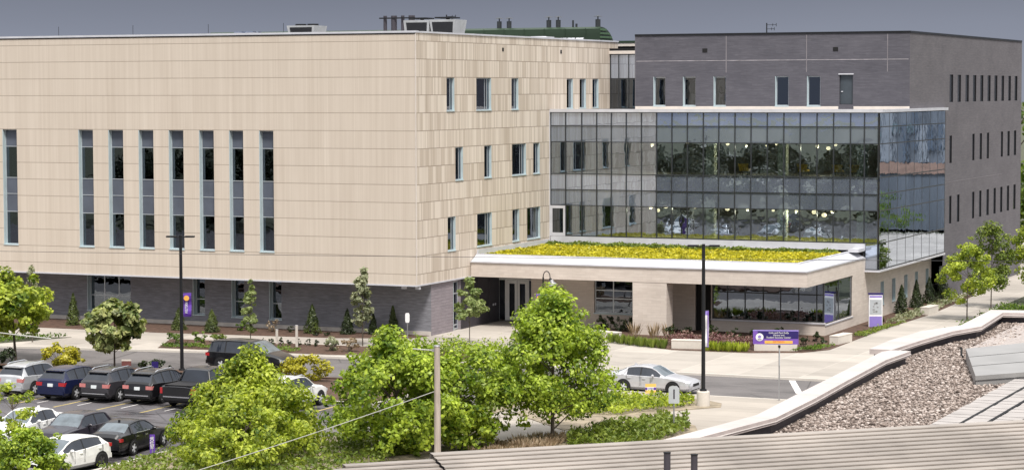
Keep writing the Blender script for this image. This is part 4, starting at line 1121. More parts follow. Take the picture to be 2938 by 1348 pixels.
# conifers
GRP = 'small clipped conifers along the beige wing'
for i, (x, y, h, w, l, lab) in enumerate(((-25.7,-1.1,2.25,.95,'thuja','olive conifer left of the wide ground-floor window'),
        (-17.3,-1.0,1.5,.95,'thuja','conifer partly behind the black lamp post'),
        (-14.45,-1.45,1.55,1.0,'thuja','green conifer under the second narrow ground window'),
        (-8.0,.6,1.95,1.05,'thuja','green conifer in the middle of the blank brick stretch'),
        (-5.6,1.0,1.7,.9,'dark','dark conifer left of the whitish tree'),
        (-4.0,1.6,1.4,.6,'dark','smallest dark conifer just right of the whitish tree'),
        (-2.7,1.9,1.95,.75,'thuja','narrow conifer nearest the brick corner'))):
    cone_shrub('conifer', x, y, h, w, l, lab, GRP, 1700, i)
for i, (x, y, h, w) in enumerate(((24.1,28.6,2.1,1.0),(23.95,33.4,2.1,.9),(23.95,37.2,2.0,1.0),(24.35,39.9,2.3,1.1),(24.3,22.0,1.5,.5))):
    cone_shrub('conifer', x+.15, y, h, w, 'dark' if i < 4 else 'thuja',
        ('dark conifer nearest the map sign on the stone side wall','second dark conifer along the stone side wall','third dark conifer along the stone side wall','dark conifer at the end of the stone side wall','slim green conifer right behind the map sign')[i], 'conifers along the stone side wall', 2000, 30+i)
# shrubs along the wing
mound('shrub', -13.2,.2,.75,.9,'mid','small round bush under the narrow ground windows',None,350,.12,1)
mound('shrub', -10.9,.3,.95,1.1,'tan','reddish twiggy shrub beneath the last narrow window',None,260,.10,2)
mound('shrub', -9.6,.6,.4,.6,'dark','tiny dark bush beside the reddish shrub',None,160,.1,3)
for i, (x,y) in enumerate(((-20.5,-1.9),(-19.8,-1.95),(-7.1,-.6),(-6.3,-.5))): mound('shrub', x,y,.25,.5,'dark','tiny dark plant at the edge of the mulch by the wall','tiny plants by the wall',110,.1,40+i)
# roadside bed with a row of small tufts
k = 0
for i in range(9):
    mound('shrub', -7.6+.62*i, -6.6+.07*i, .42+.05*(i%3), .42,'dark','small dark clump in the row beside the walk','row of small clumps in the roadside bed',120,.1,50+i)
for i,(x,y,h,w,l,lab) in enumerate(((-12.3,-9.3,1.0,1.3,'mid','green shrub at the left end of the roadside bed'),(-10.9,-8.6,1.1,1.0,'mid','upright green shrub right of the lamp post in the roadside bed'),
        (-9.7,-8.4,.95,1.2,'grassy','olive rounded shrub in the roadside bed'),(-1.8,-8.0,1.1,1.2,'dull','dark grey-green shrub at the right part of the roadside bed'),(-.6,-8.2,.9,1.5,'tan','brownish shrub at the right end of the roadside bed'))):
    mound('shrub',x,y,h,w,l,lab,None,420,.13,60+i)
cover('ground_cover',[(-12.6,-10.6),(-3.5,-9.9),(-3.6,-8.6),(-13.2,-9.0)],1500,'mid',.13,.1,.4,'low green planting along the kerb of the roadside bed',1)
cover('ground_cover',[(-28.9,-14.1),(-23.7,-12.7),(-21.4,-7.8),(-24.1,-9.0),(-31.5,-9.3)],2200,'mid',.16,.1,.45,'green ground cover in the wedge bed at the left edge',2)
cover('ground_cover',[(1.5,-9.2),(9.0,-8.9),(9.8,-5.3),(4.4,-5.0)],2600,'maple',.16,.3,1.3,'leafy shrubs with reddish tips behind the central trees',3)
# parking strip
mound('spirea_bush', -12.1,-21.9,1.5,3.4,'yellow','bright yellow-green bush behind the parked cars at left',None,2400,.17,71,2.2,ncl=30)
mound('spirea_bush', 3.9,-21.6,1.5,3.6,'yellow','yellow bush half hidden by the large leafy tree',None,2000,.17,72,2.2,ncl=30)
mound('shrub', -16.6,-22.0,1.1,2.6,'dark','dark spreading shrub at the left edge above the silver SUV',None,800,.16,73)
mound('shrub', -5.9,-21.6,.75,2.2,'dark','low dark juniper left of the lamp post foot',None,700,.14,74,1.2)
# podium beds
for i in range(11):
    tuft('daylily', 12.3+.42*i, 2.9-.22*i+ (0.18 if i%2 else 0) - (0 if i<6 else -.1*(i-6)), .62,.6,'grassy','green grassy clump between two white stone blocks','grassy clumps in front of the stone pier',70,i)
for i in range(8):
    tuft('daylily', 19.4+.32*i, .95+.05*i+(.16 if i%2 else 0), .62,.6,'fresh','bright green clump beside the purple monument sign','bright clumps left of the monument sign',80,30+i)
for i,(x,y) in enumerate(((8.6,10.2),(9.4,9.9),(10.3,9.6),(11.1,9.4),(14.9,6.6),(16.0,6.4),(17.6,7.2),(19.3,6.2),(20.6,6.0),(21.9,7.6))):
    mound('shrub', x,y,1.0 if i<4 else .95,1.05,'dark','dark rounded shrub against the stone base wall','dark shrubs against the entrance block',380,.13,80+i)
for i,(x,y) in enumerate(((24.2,5.4),(25.0,6.3),(24.0,8.4))):
    mound('shrub', x,y,.7,.7,'dark','small dark bush in bare mulch right of the monument sign','bushes at the podium corner',220,.12,95+i)
for i,(x,y) in enumerate(((12.3,6.9),(13.7,6.7),(14.6,6.9))):
    tuft('dry_grass', x,y,1.0,.9,'tan',('left','middle','right')[i]+' of three dry brown grass clumps at the stone pier','dry grasses at the pier',34,60+i,spread=.5)
cover('ground_cover',[(15.2,3.3),(17.0,2.3),(21.6,2.6),(21.6,5.2),(16.0,5.6)],3600,'red',.13,.25,.85,'purple-red low planting behind the white stone block',5)
cover('ground_cover',[(24.2,2.3),(25.6,3.0),(25.9,6.5),(24.8,4.4)],600,'mid',.13,.1,.35,'low green plants right of the monument sign',6)
cover('ground_cover',[(25.2,12.5),(26.1,11.8),(26.3,22),(25.4,18)],900,'grassy',.13,.1,.3,'low grass along the right walk by the map sign',7)
cover('ground_cover',[(24.8,22),(26.1,21),(26.1,29),(25.6,44),(24.6,44)],1800,'dull',.16,.1,.4,'brownish green planting below the side wall conifers',8)
cover('ground_cover',[(30.9,4),(30.0,27),(29.7,36.8),(33,38),(33,4)],3000,'mid',.18,.1,.6,'dark hedge-like planting right of the walk',9)
# near beds
cover('tall_grass',[(20.4,-22.0),(26.2,-20.5),(27.0,-22.6),(26.2,-25.0),(24.6,-27.6),(21.0,-28.0)],5200,'fresh',.17,.15,.6,'lush green planting between the maple and the silver sedan',10)
cover('tall_grass',[(25.4,-35.2),(26.4,-31.4),(27.5,-28.2),(29.2,-29.4),(29.9,-31.5),(29.8,-36),(26.5,-38)],4200,'grassy',.2,.15,.95,'tall green grass in front of the arrow sign',11)
cover('dry_grass',[(23.0,-38.5),(25.0,-34.6),(25.8,-36),(26.0,-40),(23.0,-41)],1500,'tan',.18,.1,.45,'dry brown grass at the foot of the maple',12,blades=True)
cover('ground_cover',[(10.9,-52),(10.9,-43.2),(11.5,-40.8),(17.4,-38.2),(20.4,-37),(21,-46),(20,-52)],9000,'grassy',.17,.1,.5,'yellow-green weeds under the central trees',13)
cover('ground_cover',[(17.4,-30.8),(17.4,-20.7),(18.5,-20.4),(18.8,-30.4)],700,'pale',.15,.1,.4,'pale low plants beside the blue road sign',15)
# planted roof
cover('sedum_roof',[(.2,9.15),(22.5,9.15),(22.5,20.0),(.2,21.4)],30000,'sedum',.20,.05,.26,'yellow sedum carpet on the entrance roof',14,z=4.74)
cover('roof_planting',[(.4,19.6),(12,19.4),(22.0,19.2),(22.0,20.6),(.4,21.3)],5000,'grassy',.2,.15,.42,'greener taller plants at the back of the entrance roof',16,z=4.74)
# wood out of view to the south that the glazing mirrors
rng = np.random.default_rng(5)
def wood(name, spots, label, leaf, size):
    V = []
    for (x,y,h,w,n) in spots:
        p, nr, cl = crown_points((x,y,h*.55),(w/2,w/2,h*.46),n,16,rng,.34,'round')
        V.append(leaves(p,nr,size,rng))
    o = np_mesh(name, np.concatenate(V), 4, LF[leaf]); return tag(o,label,'wood',None,'stuff')
wood('wood', [(x+rng.uniform(-2,2), -92-rng.uniform(0,10)+.12*x, rng.uniform(8.2,9.4), rng.uniform(9,12), 1500) for x in range(-95,18,4)], 'belt of trees along the far side of the car park', 'wood', .9)
wood('wood', [(50+i*5+rng.uniform(-2,2), 117+rng.uniform(-2,2), rng.uniform(3,4.6), 5.5, 350) for i in range(11)], 'low trees across the street mirrored in the side glass', 'mid', .5)
# ------------------------------------------------------------------ vehicles (local: +Y forward, metres)
CM = {}
CM['tyre'] = mat('tyre', (.012,.012,.013), .85, 0, .1)
CM['rim'] = mat('rim', (.62,.63,.66), .35, .25, .05)
CM['rim_dark'] = mat('rim_dark', (.10,.10,.11), .35, .7, .05)
CM['trim'] = mat('black_trim', (.012,.012,.014), .6, 0, .1)
CM['chrome'] = mat('chrome', (.72,.73,.76), .15, .9, .03)
CM['cglass'] = mat('car_glass', (.022,.027,.038), .05, 0, .2, 2, spec=.7)
CM['cglass2'] = mat('car_windscreen', (.12,.145,.165), .08, 0, .3, 2, spec=.6)
CM['red'] = mat('tail_lamp', (.40,.02,.025), .2, 0, .1, spec=.8)
CM['pale_red'] = mat('tail_lamp_pale', (.55,.20,.19), .2, 0, .1, spec=.8)
CM['lamp'] = mat('headlamp', (.62,.66,.70), .12, .3, .1, spec=.9)
CM['plate'] = mat('number_plate', (.72,.76,.78), .5, 0, .05)
CM['orange'] = mat('orange_lamp', (.6,.2,.03), .3, 0, .1)

def wheel_meshes():
    t = MB(); n = 20; prof = [(.20,-.10),(.30,-.115),(.335,-.08),(.34,0),(.335,.08),(.30,.115),(.20,.10)]
    b = len(t.v)
    for i in range(n):
        a = 2*PI*i/n
        for r, x in prof: t.v.append((x, r*math.cos(a), r*math.sin(a)))
    k = len(prof)
    for i in range(n):
        j = (i+1) % n
        for q in range(k-1): t.f.append((i*k+q, i*k+q+1, j*k+q+1, j*k+q)); t.m.append(0)
    r = MB()
    for s in (-1, 1):
        r.cyl((s*.055,0,0),(s*.06,0,0),.225,n=20,mi=1)
        r.cyl((s*.06,0,0),(s*.105,0,0),.05,n=10,mi=0)
        for q in range(5):
            a = 2*PI*q/5; c, sn = math.cos(a), math.sin(a)
            def P(x, rad, off): return (s*x, rad*c-off*sn, rad*sn+off*c)
            r.face([P(.098,.04,-.035),P(.098,.04,.035),P(.092,.235,.052),P(.092,.235,-.052)],0)
            r.face([P(.098,.04,.035),P(.06,.04,.035),P(.06,.235,.052),P(.092,.235,.052)],0); r.face([P(.098,.04,-.035),P(.06,.04,-.035),P(.06,.235,-.052),P(.092,.235,-.052)],0)
        for q in range(20):
            a0, a1 = 2*PI*q/20, 2*PI*(q+1)/20
            r.face([(s*.10,.215*math.cos(a0),.215*math.sin(a0)),(s*.10,.215*math.cos(a1),.215*math.sin(a1)),(s*.104,.24*math.cos(a1),.24*math.sin(a1)),(s*.104,.24*math.cos(a0),.24*math.sin(a0))],0)
    return t, r
_tw, _rw = wheel_meshes()
_t0 = _tw.build('tyre', CM['tyre'], None, 50, True); _r0 = _rw.build('rim', [CM['rim'], CM['tyre']], None, None, True); _r1 = _rw.build('rim', [CM['rim_dark'], CM['tyre']], None, None, True)
TY, RM, RM2 = _t0.data, _r0.data, _r1.data
for o in (_t0, _r0, _r1): bpy.data.objects.remove(o)

# profiles: (distance from nose, z bottom, belt, top, half width, top half width, interval type to next, door id)
# types: b body  W windscreen  c side glass  p pillar  r rear pillar/roof  R rear screen
KINDS = {
 'sedan': dict(L=4.85, wb=2.8, fa=.98, st=[(0,.30,.52,.58,.66,.52,'b',0),(.10,.22,.66,.72,.80,.64,'b',0),(.35,.19,.74,.79,.88,.70,'b',0),(.9,.19,.83,.90,.905,.74,'b',0),(1.45,.19,.90,.98,.91,.76,'W',0),
   (2.25,.19,.94,1.40,.915,.60,'c',1),(2.78,.19,.95,1.455,.915,.61,'p',0),(2.86,.19,.95,1.458,.915,.61,'c',2),(3.45,.19,.965,1.41,.91,.59,'r',2),(3.62,.19,.97,1.37,.905,.585,'R',0),(4.25,.22,.98,1.09,.89,.66,'b',0),(4.70,.26,.95,1.04,.85,.66,'b',0),(4.85,.38,.82,.90,.74,.60,'e',0)]),
 'suv': dict(L=4.6, wb=2.66, fa=.93, st=[(0,.36,.62,.70,.70,.56,'b',0),(.10,.26,.80,.88,.82,.68,'b',0),(.4,.24,.90,.98,.90,.74,'b',0),(.95,.24,.97,1.06,.92,.78,'b',0),(1.25,.24,1.0,1.10,.925,.78,'W',0),
   (2.0,.24,1.03,1.58,.93,.64,'c',1),(2.55,.24,1.04,1.66,.93,.65,'p',0),(2.64,.24,1.04,1.665,.93,.65,'c',2),(3.35,.24,1.07,1.66,.93,.64,'p',0),(3.45,.24,1.08,1.655,.925,.64,'c',0),(3.9,.24,1.10,1.61,.92,.62,'r',0),(4.08,.24,1.10,1.57,.91,.61,'R',0),(4.46,.26,1.10,1.16,.89,.72,'b',0),(4.54,.30,1.0,1.06,.87,.72,'b',0),(4.6,.42,.72,.78,.80,.66,'e',0)]),
 'minivan': dict(L=5.1, wb=3.05, fa=.98, st=[(0,.32,.58,.64,.70,.56,'b',0),(.12,.22,.74,.82,.84,.68,'b',0),(.5,.2,.88,.98,.94,.76,'b',0),(1.05,.2,.98,1.12,.98,.80,'W',0),
   (2.0,.2,1.04,1.68,.99,.70,'c',1),(2.72,.2,1.05,1.74,.99,.71,'p',0),(2.80,.2,1.05,1.745,.99,.71,'c',2),(3.75,.2,1.06,1.745,.99,.70,'p',0),(3.83,.2,1.06,1.74,.99,.70,'c',0),(4.62,.2,1.07,1.68,.97,.68,'r',0),(4.82,.22,1.07,1.62,.95,.67,'R',0),(5.02,.28,1.02,1.10,.93,.76,'b',0),(5.1,.40,.66,.72,.86,.74,'e',0)]),
 'hatch': dict(L=4.3, wb=2.62, fa=.90, st=[(0,.30,.54,.60,.64,.50,'b',0),(.10,.2,.68,.75,.78,.62,'b',0),(.4,.18,.80,.87,.87,.70,'b',0),(.95,.18,.90,.98,.89,.74,'W',0),
   (1.85,.18,.95,1.39,.895,.62,'c',1),(2.42,.18,.97,1.46,.895,.62,'p',0),(2.5,.18,.975,1.462,.895,.62,'c',2),(3.3,.18,1.03,1.42,.885,.60,'r',2),(3.62,.2,1.05,1.37,.87,.585,'R',0),(4.05,.22,1.03,1.10,.84,.66,'b',0),(4.22,.27,.86,.92,.80,.64,'b',0),(4.3,.40,.66,.72,.72,.60,'e',0)]),
 'box': dict(L=4.9, wb=2.85, fa=.92, st=[(0,.32,.62,.68,.72,.58,'b',0),(.10,.24,.76,.83,.84,.70,'b',0),(.4,.2,.86,.93,.90,.74,'b',0),(1.25,.2,.93,1.02,.92,.78,'W',0),
   (1.95,.2,.96,1.47,.92,.66,'c',1),(2.55,.2,.97,1.50,.92,.66,'p',0),(2.65,.2,.97,1.50,.92,.66,'c',2),(3.35,.2,.98,1.46,.92,.65,'r',2),(3.55,.2,.99,1.42,.91,.64,'R',0),(4.1,.22,.99,1.08,.90,.70,'b',0),(4.8,.26,.96,1.04,.87,.70,'b',0),(4.9,.40,.80,.86,.78,.66,'e',0)]),
 'pickup': dict(L=5.7, wb=3.6, fa=.98, st=[(0,.45,.80,.88,.80,.64,'b',0),(.10,.34,1.0,1.08,.92,.76,'b',0),(.5,.32,1.08,1.17,.98,.80,'b',0),(1.35,.32,1.12,1.22,.99,.82,'W',0),
   (2.05,.32,1.15,1.80,.99,.70,'c',1),(2.7,.32,1.16,1.87,.99,.71,'p',0),(2.8,.32,1.16,1.87,.99,.71,'c',2),(3.6,.32,1.17,1.84,.99,.70,'r',2),(3.78,.32,1.17,1.78,.99,.70,'R',0),(3.95,.32,1.17,1.20,.985,.88,'b',0),(5.55,.34,1.15,1.18,.97,.88,'b',0),(5.7,.42,1.08,1.12,.95,.86,'e',0)]),
}

def smooth_profile(st, sub=3):
    out = []; n = len(st)
    def tang(i, k):
        if i == 0 or i == n-1: return 0 if False else ((st[min(i+1,n-1)][k]-st[max(i-1,0)][k])/max(1e-6,(st[min(i+1,n-1)][0]-st[max(i-1,0)][0])))
        a = (st[i][k]-st[i-1][k])/(st[i][0]-st[i-1][0]); b = (st[i+1][k]-st[i][k])/(st[i+1][0]-st[i][0])
        if a*b <= 0: return 0.0
        return 2*a*b/(a+b) if k != 3 else (a+b)/2*.9 if abs(a-b) < .35 else 2*a*b/(a+b)
    for i in range(n-1):
        a, b = st[i], st[i+1]; h = b[0]-a[0]; m_ = sub if h > .2 else 1
        for q in range(m_):
            t = q/m_; row = [a[0]+h*t]
            for k in range(1,6):
                m0, m1 = tang(i,k)*h, tang(i+1,k)*h
                row.append((2*t**3-3*t*t+1)*a[k] + (t**3-2*t*t+t)*m0 + (-2*t**3+3*t*t)*b[k] + (t**3-t*t)*m1)
            out.append(tuple(row)+(a[6],a[7]))
    out.append(st[-1])
    return out

def car(name, kind, x, y, heading, pmat, label, rails=False, rim='rim', tail='red', cat='car', glass='cglass', group='cars in the car park', chrome_belt=False, clad=False, z=RZ):
    K = KINDS[kind]; st = smooth_profile(K['st']); L = K['L']
    root = empty(name, (x, y, z), heading, label, cat, group)
    secs = []
    for (d, zb, be, tp, w, wt, ty, dr) in st:
        yy = L/2 - d; zm = (zb+be)/2 + .06
        secs.append([(.84*w,yy,zb),(.985*w,yy,zb+.16),(w,yy,zm),(.975*w,yy,be-.02),(.955*w,yy,be),(wt+.02,yy,tp-.055),(wt-.06,yy,tp-.012),(.5*wt,yy,tp+.005),(0,yy,tp+.012)])
    pil = MB(); body = MB(); side = {}; ws = MB(); rw = MB(); doors = {}
    NS = len(secs[0])
    def quad(mb, i, k, sgn):
        a, b, c, d = secs[i][k], secs[i+1][k], secs[i+1][k+1], secs[i][k+1]
        p = [(sgn*q[0],q[1],q[2]) for q in (a,b,c,d)]
        if sgn < 0: p.reverse()
        mb.face(p)
    runs = []
    for i in range(len(secs)): runs.append(0 if i == 0 else runs[-1] + (1 if (st[i][6],st[i][7]) != (st[i-1][6],st[i-1][7]) else 0))
    for i in range(len(secs)-1):
        ty, dr = st[i][6], st[i][7]
        for k in range(NS-1):
            for sgn in (1,-1):
                if k == 4 and ty == 'p': quad(pil, i, k, sgn)
                elif k == 4 and (ty in 'cr' or (ty == 'W' and st[i][3]-st[i][2] > .12)): quad(side.setdefault((runs[i],sgn), MB()), i, k, sgn)
                elif k >= 5 and ty == 'W': quad(ws, i, k, sgn)
                elif k >= 5 and ty == 'R' : quad(rw, i, k, sgn)
                elif dr and k in (1,2,3): quad(doors.setdefault((dr,sgn), MB()), i, k, sgn)
                else: quad(body, i, k, sgn)
    for s, rev in ((secs[0], False), (secs[-1], True)):
        p = [(q[0],q[1],q[2]) for q in s] + [(-q[0],q[1],q[2]) for q in reversed(s)]
        body.face(p if not rev else list(reversed(p)))
    body.build('body', pmat, root, 28, True)
    for (dr, sgn), mb in doors.items():
        o = mb.build('door', pmat, root, 28, True)
        ys = [v[1] for v in mb.v]; y0, y1 = min(ys), max(ys); wv = max(abs(v[0]) for v in mb.v); zt = max(v[2] for v in mb.v)
        h = MB(); h.box(min(sgn*wv*.985,sgn*(wv+.025)),max(sgn*wv*.985,sgn*(wv+.025)),y0+.08,y0+.26,zt-.17,zt-.13); h.build('handle', CM['chrome'] if chrome_belt else pmat, o, None, True)
        for yy in (y0, y1):
            g = MB(); g.box(min(sgn*(wv-.03),sgn*(wv+.003)),max(sgn*(wv-.03),sgn*(wv+.003)),yy-.005,yy+.005,.42,zt-.03); g.build('seam', CM['trim'], o, None, True)
    for (i, sgn), mb in side.items(): mb.build('side_window', CM[glass], root, None, True)
    if pil.f:
        for sg in (1,-1):
            for q0 in sorted({i for i in range(len(st)) if st[i][6] == 'p'}):
                pb = MB()
                quad(pb, q0, 4, sg); pb.build('pillar', CM['trim'], root, None, True)
    for sg in (1,-1):
        pr = MB(); run = [i for i in range(len(st)) if st[i][6] in 'Wcpr']; run.append(run[-1]+1)
        pr.tube([(sg*secs[i][5][0], secs[i][5][1], secs[i][5][2]) for i in run], .032, 6)
        e_ = run[-1]
        if kind in ('sedan','hatch','box','pickup'): pr.tube([(sg*secs[e_][5][0],secs[e_][5][1],secs[e_][5][2]),(sg*secs[e_][4][0],secs[e_][4][1]-.25,secs[e_][4][2])],.05,6)
        pr.build('roof_rail_trim', pmat, root, 50, True)
    ws.build('windscreen', CM['cglass2'], root, 40, True); rw.build('rear_window', CM[glass if kind != 'sedan' else 'cglass2'], root, 40, True)
    # sill and bumpers in black, wheel wells, wheels
    wmax = max(s[4] for s in st); zb = min(s[1] for s in st)
    t = MB(); t.box(-wmax*.86,wmax*.86,-L/2+.25,L/2-.25,zb-.03,zb+.05); t.build('underbody', CM['trim'], root, None, True)
    wr = .34 if kind in ('sedan','hatch','box') else (.40 if kind == 'pickup' else .365)
    s_ = wr/.34; ya = L/2 - K['fa']; yb = ya - K['wb']
    for yy in (ya, yb):
        for sgn in (1,-1):
            n = 16; R = wr + .075; arch = MB()
            pts = []
            for q in range(n+1):
                a = PI*(-.08) + PI*1.16*q/n
                pts.append((yy + R*math.cos(a), max(wr + R*math.sin(a), zb)))
            X = sgn*(wmax+.006)
            p = [(X, c, zz) for c, zz in pts]
            arch.face(p if sgn > 0 else list(reversed(p)))
            arch.build('wheel_arch', CM['trim'], root, None, True)
    for yy in (ya, yb):
        for sgn in (1,-1):
            w = bpy.data.objects.new('wheel', None); COL.objects.link(w); w.parent = root; w.location = (sgn*(wmax-.085), yy, wr); w.scale = (1, s_, s_); w.empty_display_size = .1
            for nm, dt in (('tyre', TY), ('rim', RM if rim == 'rim' else RM2)):
                o = bpy.data.objects.new(nm, dt); COL.objects.link(o); o.parent = w
    # ends
    yr, yf = -L/2, L/2
    be_r = K['st'][-2][2]; wr_ = K['st'][-2][4]
    for sgn in (1,-1):
        tl = MB()
        if kind in ('suv','minivan'):
            tl.box(min(sgn*.52,sgn*(wr_+.012)),max(sgn*.52,sgn*(wr_+.012)),yr+.0,yr+.26,be_r-.20,be_r-.02)
        elif kind == 'pickup': tl.box(min(sgn*.84,sgn*.985),max(sgn*.84,sgn*.985),yr-.01,yr+.22,.78,1.08)
        elif kind == 'hatch': tl.box(min(sgn*.52,sgn*(wr_+.01)),max(sgn*.52,sgn*(wr_+.01)),yr+.02,yr+.25,.86,1.0)
        else: tl.box(min(sgn*.46,sgn*(wr_+.005)),max(sgn*.46,sgn*(wr_+.005)),yr+.03,yr+.24,.72,.86)
        tl.build('tail_light', CM[tail], root, None, True)
        hl = MB(); S1_ = K['st'][1]; zf = S1_[2]
        hl.box(min(sgn*.42,sgn*(S1_[4]+.02)),max(sgn*.42,sgn*(S1_[4]+.02)),yf-.30,yf-.055,zf-.14,zf-.01); hl.build('headlight', CM['lamp'], root, None, True)
        mr = MB(); c = [s for s in K['st'] if s[6] == 'W'][0]; ym = L/2 - c[0] - .62
        mr.sphere((sgn*(wmax+.10),ym,c[2]+.10),.11,.07,.075,8,5); mr.box(min(sgn*(wmax-.08),sgn*(wmax+.06)),max(sgn*(wmax-.08),sgn*(wmax+.06)),ym-.02,ym+.02,c[2]+.02,c[2]+.07); mr.build('mirror', pmat, root, 40, True)
    pl = MB(); zp = .62 if kind == 'pickup' else (.84 if kind in ('suv','minivan') else .60)
    pl.box(-.16,.16,yr-.022,yr+.04,zp-.08,zp+.08); pl.build('number_plate', CM['plate'], root, None, True)
    bp = MB(); bz = .36 if kind != 'pickup' else .50
    bp.box(-wr_*.93,wr_*.93,yr-.035,yr+.30,bz,bz+.20)
    bp.build('rear_bumper', CM['trim'] if (clad or kind == 'pickup') else pmat, root, None, True)
    if clad or kind == 'pickup':
        c = MB(); c.box(-wr_*.80,wr_*.80,yr-.06,yr+.0,bz+.10,bz+.155); c.build('bumper_trim', CM['chrome'], root, None, True)
    gr = MB(); gr.box(-.42,.42,yf-.10,yf+.008,.46,.60); gr.box(-.52,.52,yf-.12,yf-.004,.27,.38); gr.build('grille', CM['trim'], root, None, True)
    if rails:
        for sgn in (1,-1):
            r = MB(); cab = [s for s in K['st'] if s[6] in 'cpr']; zt = max(s[3] for s in cab); x0 = cab[1][5]-.03
            pts = [(sgn*x0, L/2-cab[0][0]-.1, zt-.03),(sgn*x0, L/2-cab[0][0]-.35, zt+.05),(sgn*x0, L/2-cab[-1][0]+.3, zt+.04),(sgn*x0, L/2-cab[-1][0]+.05, zt-.04)]
            r.tube(pts,.028,6); r.build('roof_rail', CM['chrome'], root, 40, True)
    if chrome_belt:
        for sgn in (1,-1):
            r = MB(); cab = [s for s in st if s[6] in 'cpr']
            r.tube([(sgn*(s[4]*.96), L/2-s[0], s[2]+.005) for s in cab],.018,5); r.tube([(sgn*(s[5]+.022), L/2-s[0], s[3]-.06) for s in cab],.014,5)
            r.build('window_trim', CM['chrome'], root, 40, True)
    if kind in ('suv','minivan'):
        sp = MB(); q = [s for s in K['st'] if s[6] == 'R'][0]; sp.box(-q[5]*.95,q[5]*.95,L/2-q[0]-.22,L/2-q[0]+.1,q[3]-.045,q[3]-.005); sp.build('spoiler', pmat, root, None, True)
    if kind == 'pickup':
        bd = MB(); bd.box(-.80,.80,yr+.10,yr+1.72,1.185,1.215); bd.build('bed_cover', CM['trim'], root, None, True)
        tg = MB(); tg.box(-.82,.82,yr-.015,yr+.06,.66,1.06); tg.build('tailgate', CM['trim'], root, None, True)
    if kind == 'sedan':
        f = MB(); f.box(-.02,.02,L/2-3.5,L/2-3.35,1.42,1.50); f.build('antenna_fin', pmat, root, None, True)
    return root

P_ = {}
P_['silver'] = paint('paint_silver', (.50,.51,.53), .35); P_['white'] = paint('paint_white', (.76,.76,.75), .0)
P_['blue'] = paint('paint_blue', (.010,.015,.055), .2); P_['grey'] = paint('paint_grey', (.045,.043,.05), .2)
P_['black'] = paint('paint_black', (.006,.006,.008), .0); P_['plum'] = paint('paint_plum', (.028,.024,.034), .1); P_['silver2'] = paint('paint_silver2', (.56,.56,.59), .3)
rowy = -29.95
car('parked_car', 'suv', -7.7, -30.4, 0, P_['silver'], 'silver SUV at the left end of the row, partly behind a sapling', True, tail='pale_red', clad=False)
car('parked_car', 'suv', -4.7, -30.9, 0, P_['blue'], 'dark blue crossover between the silver SUV and a grey SUV', False)
car('parked_car', 'suv', -2.2, -30.6, 0, P_['grey'], 'dark grey SUV with silver roof rails beside the blue crossover', True, tail='pale_red', clad=True)
car('parked_car', 'suv', .25, -30.3, 0, P_['black'], 'black SUV with silver roof rails between the grey SUV and the pickup', True, tail='pale_red', clad=True)
car('parked_truck', 'pickup', 3.05, -30.4, 0, P_['black'], 'black pickup truck with covered bed, half hidden by the leafy tree', False, cat='pickup truck')
car('parked_car', 'suv', 8.1, -30.4, 0, P_['white'], 'white car showing through the tree branches', True)
car('parked_car', 'sedan', 8.35, -45.4, math.radians(5), P_['black'], 'shiny black sedan with chrome window trim by the purple stake sign', chrome_belt=True)
car('parked_car', 'box', 5.3, -45.0, PI, P_['plum'], 'dark grey-purple car between the white sedan and the black sedan', glass='cglass')
car('parked_car', 'sedan', 2.3, -44.9, PI, P_['white'], 'white sedan at the left edge behind the sapling')
car('parked_car', 'hatch', 9.0, -51.4, PI-.12, P_['white'], 'white hatchback in the bottom left, nose toward the viewer', rim='dark')
car('minivan', 'minivan', -2.0, -17.3, -PI/2, P_['black'], 'black minivan driving along the road behind the lamp post', cat='van', group='vehicles on the road')
car('sedan_car', 'sedan', 22.85, -17.5, -PI/2-.02, P_['silver2'], 'silver sedan standing on the road in front of the concrete plaza', group='vehicles on the road')
# far rows of the car park, out of direct view; the glass wall mirrors them
for i, (x, y, k, p) in enumerate(((-4.5,-60.5,'sedan','white'),(-9.8,-61,'suv','silver'),(-15.0,-60.6,'sedan','silver2'),(-20.3,-61,'suv','white'),(-12.4,-76,'suv','blue'),(-25.4,-76.4,'sedan','white'))):
    car('parked_car', k, x, y, 0 if i % 2 else PI, P_[p], ('white sedan','silver SUV','pale silver sedan','white SUV','dark blue SUV','white sedan')[i]+(' in the second row mirrored by the glass wall' if i < 4 else ' in the far row mirrored by the glass wall'), group='cars in the far rows')
# ------------------------------------------------------------------ posts, signs, furniture
IM = {}
IM['purple'] = mat('banner_purple', (.10,.035,.30), .7, 0, .1); IM['violet'] = mat('sign_violet', (.17,.08,.40), .5, 0, .08); IM['navy'] = mat('sign_navy', (.02,.012,.11), .4, 0, .1)
IM['lilac'] = mat('sign_lilac', (.25,.19,.52), .5, 0, .06)
IM['white'] = mat('sign_white', (.78,.77,.78), .5, 0, .05); IM['orange'] = mat('sign_orange', (.80,.42,.08), .6, 0, .08); IM['red'] = mat('sign_red', (.45,.03,.05), .6)
IM['yellow'] = mat('sign_yellow', (.78,.50,.13), .6, 0, .06); IM['green'] = mat('sign_green', (.10,.28,.13), .6)
IM['blue'] = mat('sign_blue', (.10,.10,.45), .5); IM['wood'] = mat('pole_wood', (.36,.31,.27), .9, 0, .25, 3, stretch=(4,4,.4), bmp=.4)
IM['galv'] = mat('galvanised', (.34,.34,.35), .5, .5, .12); IM['stone'] = concrete('cut_stone', (.60,.555,.50), None, .85, .1, .15)
IM['sign_back'] = mat('sign_back', (.50,.53,.56), .45, .4, .06); IM['cable'] = mat('cable', (.42,.42,.39), .6, 0, .1); IM['wire'] = mat('thin_wire', (.05,.05,.055), .6)
IM['maroon'] = mat('yard_sign', (.13,.045,.04), .7, 0, .3)

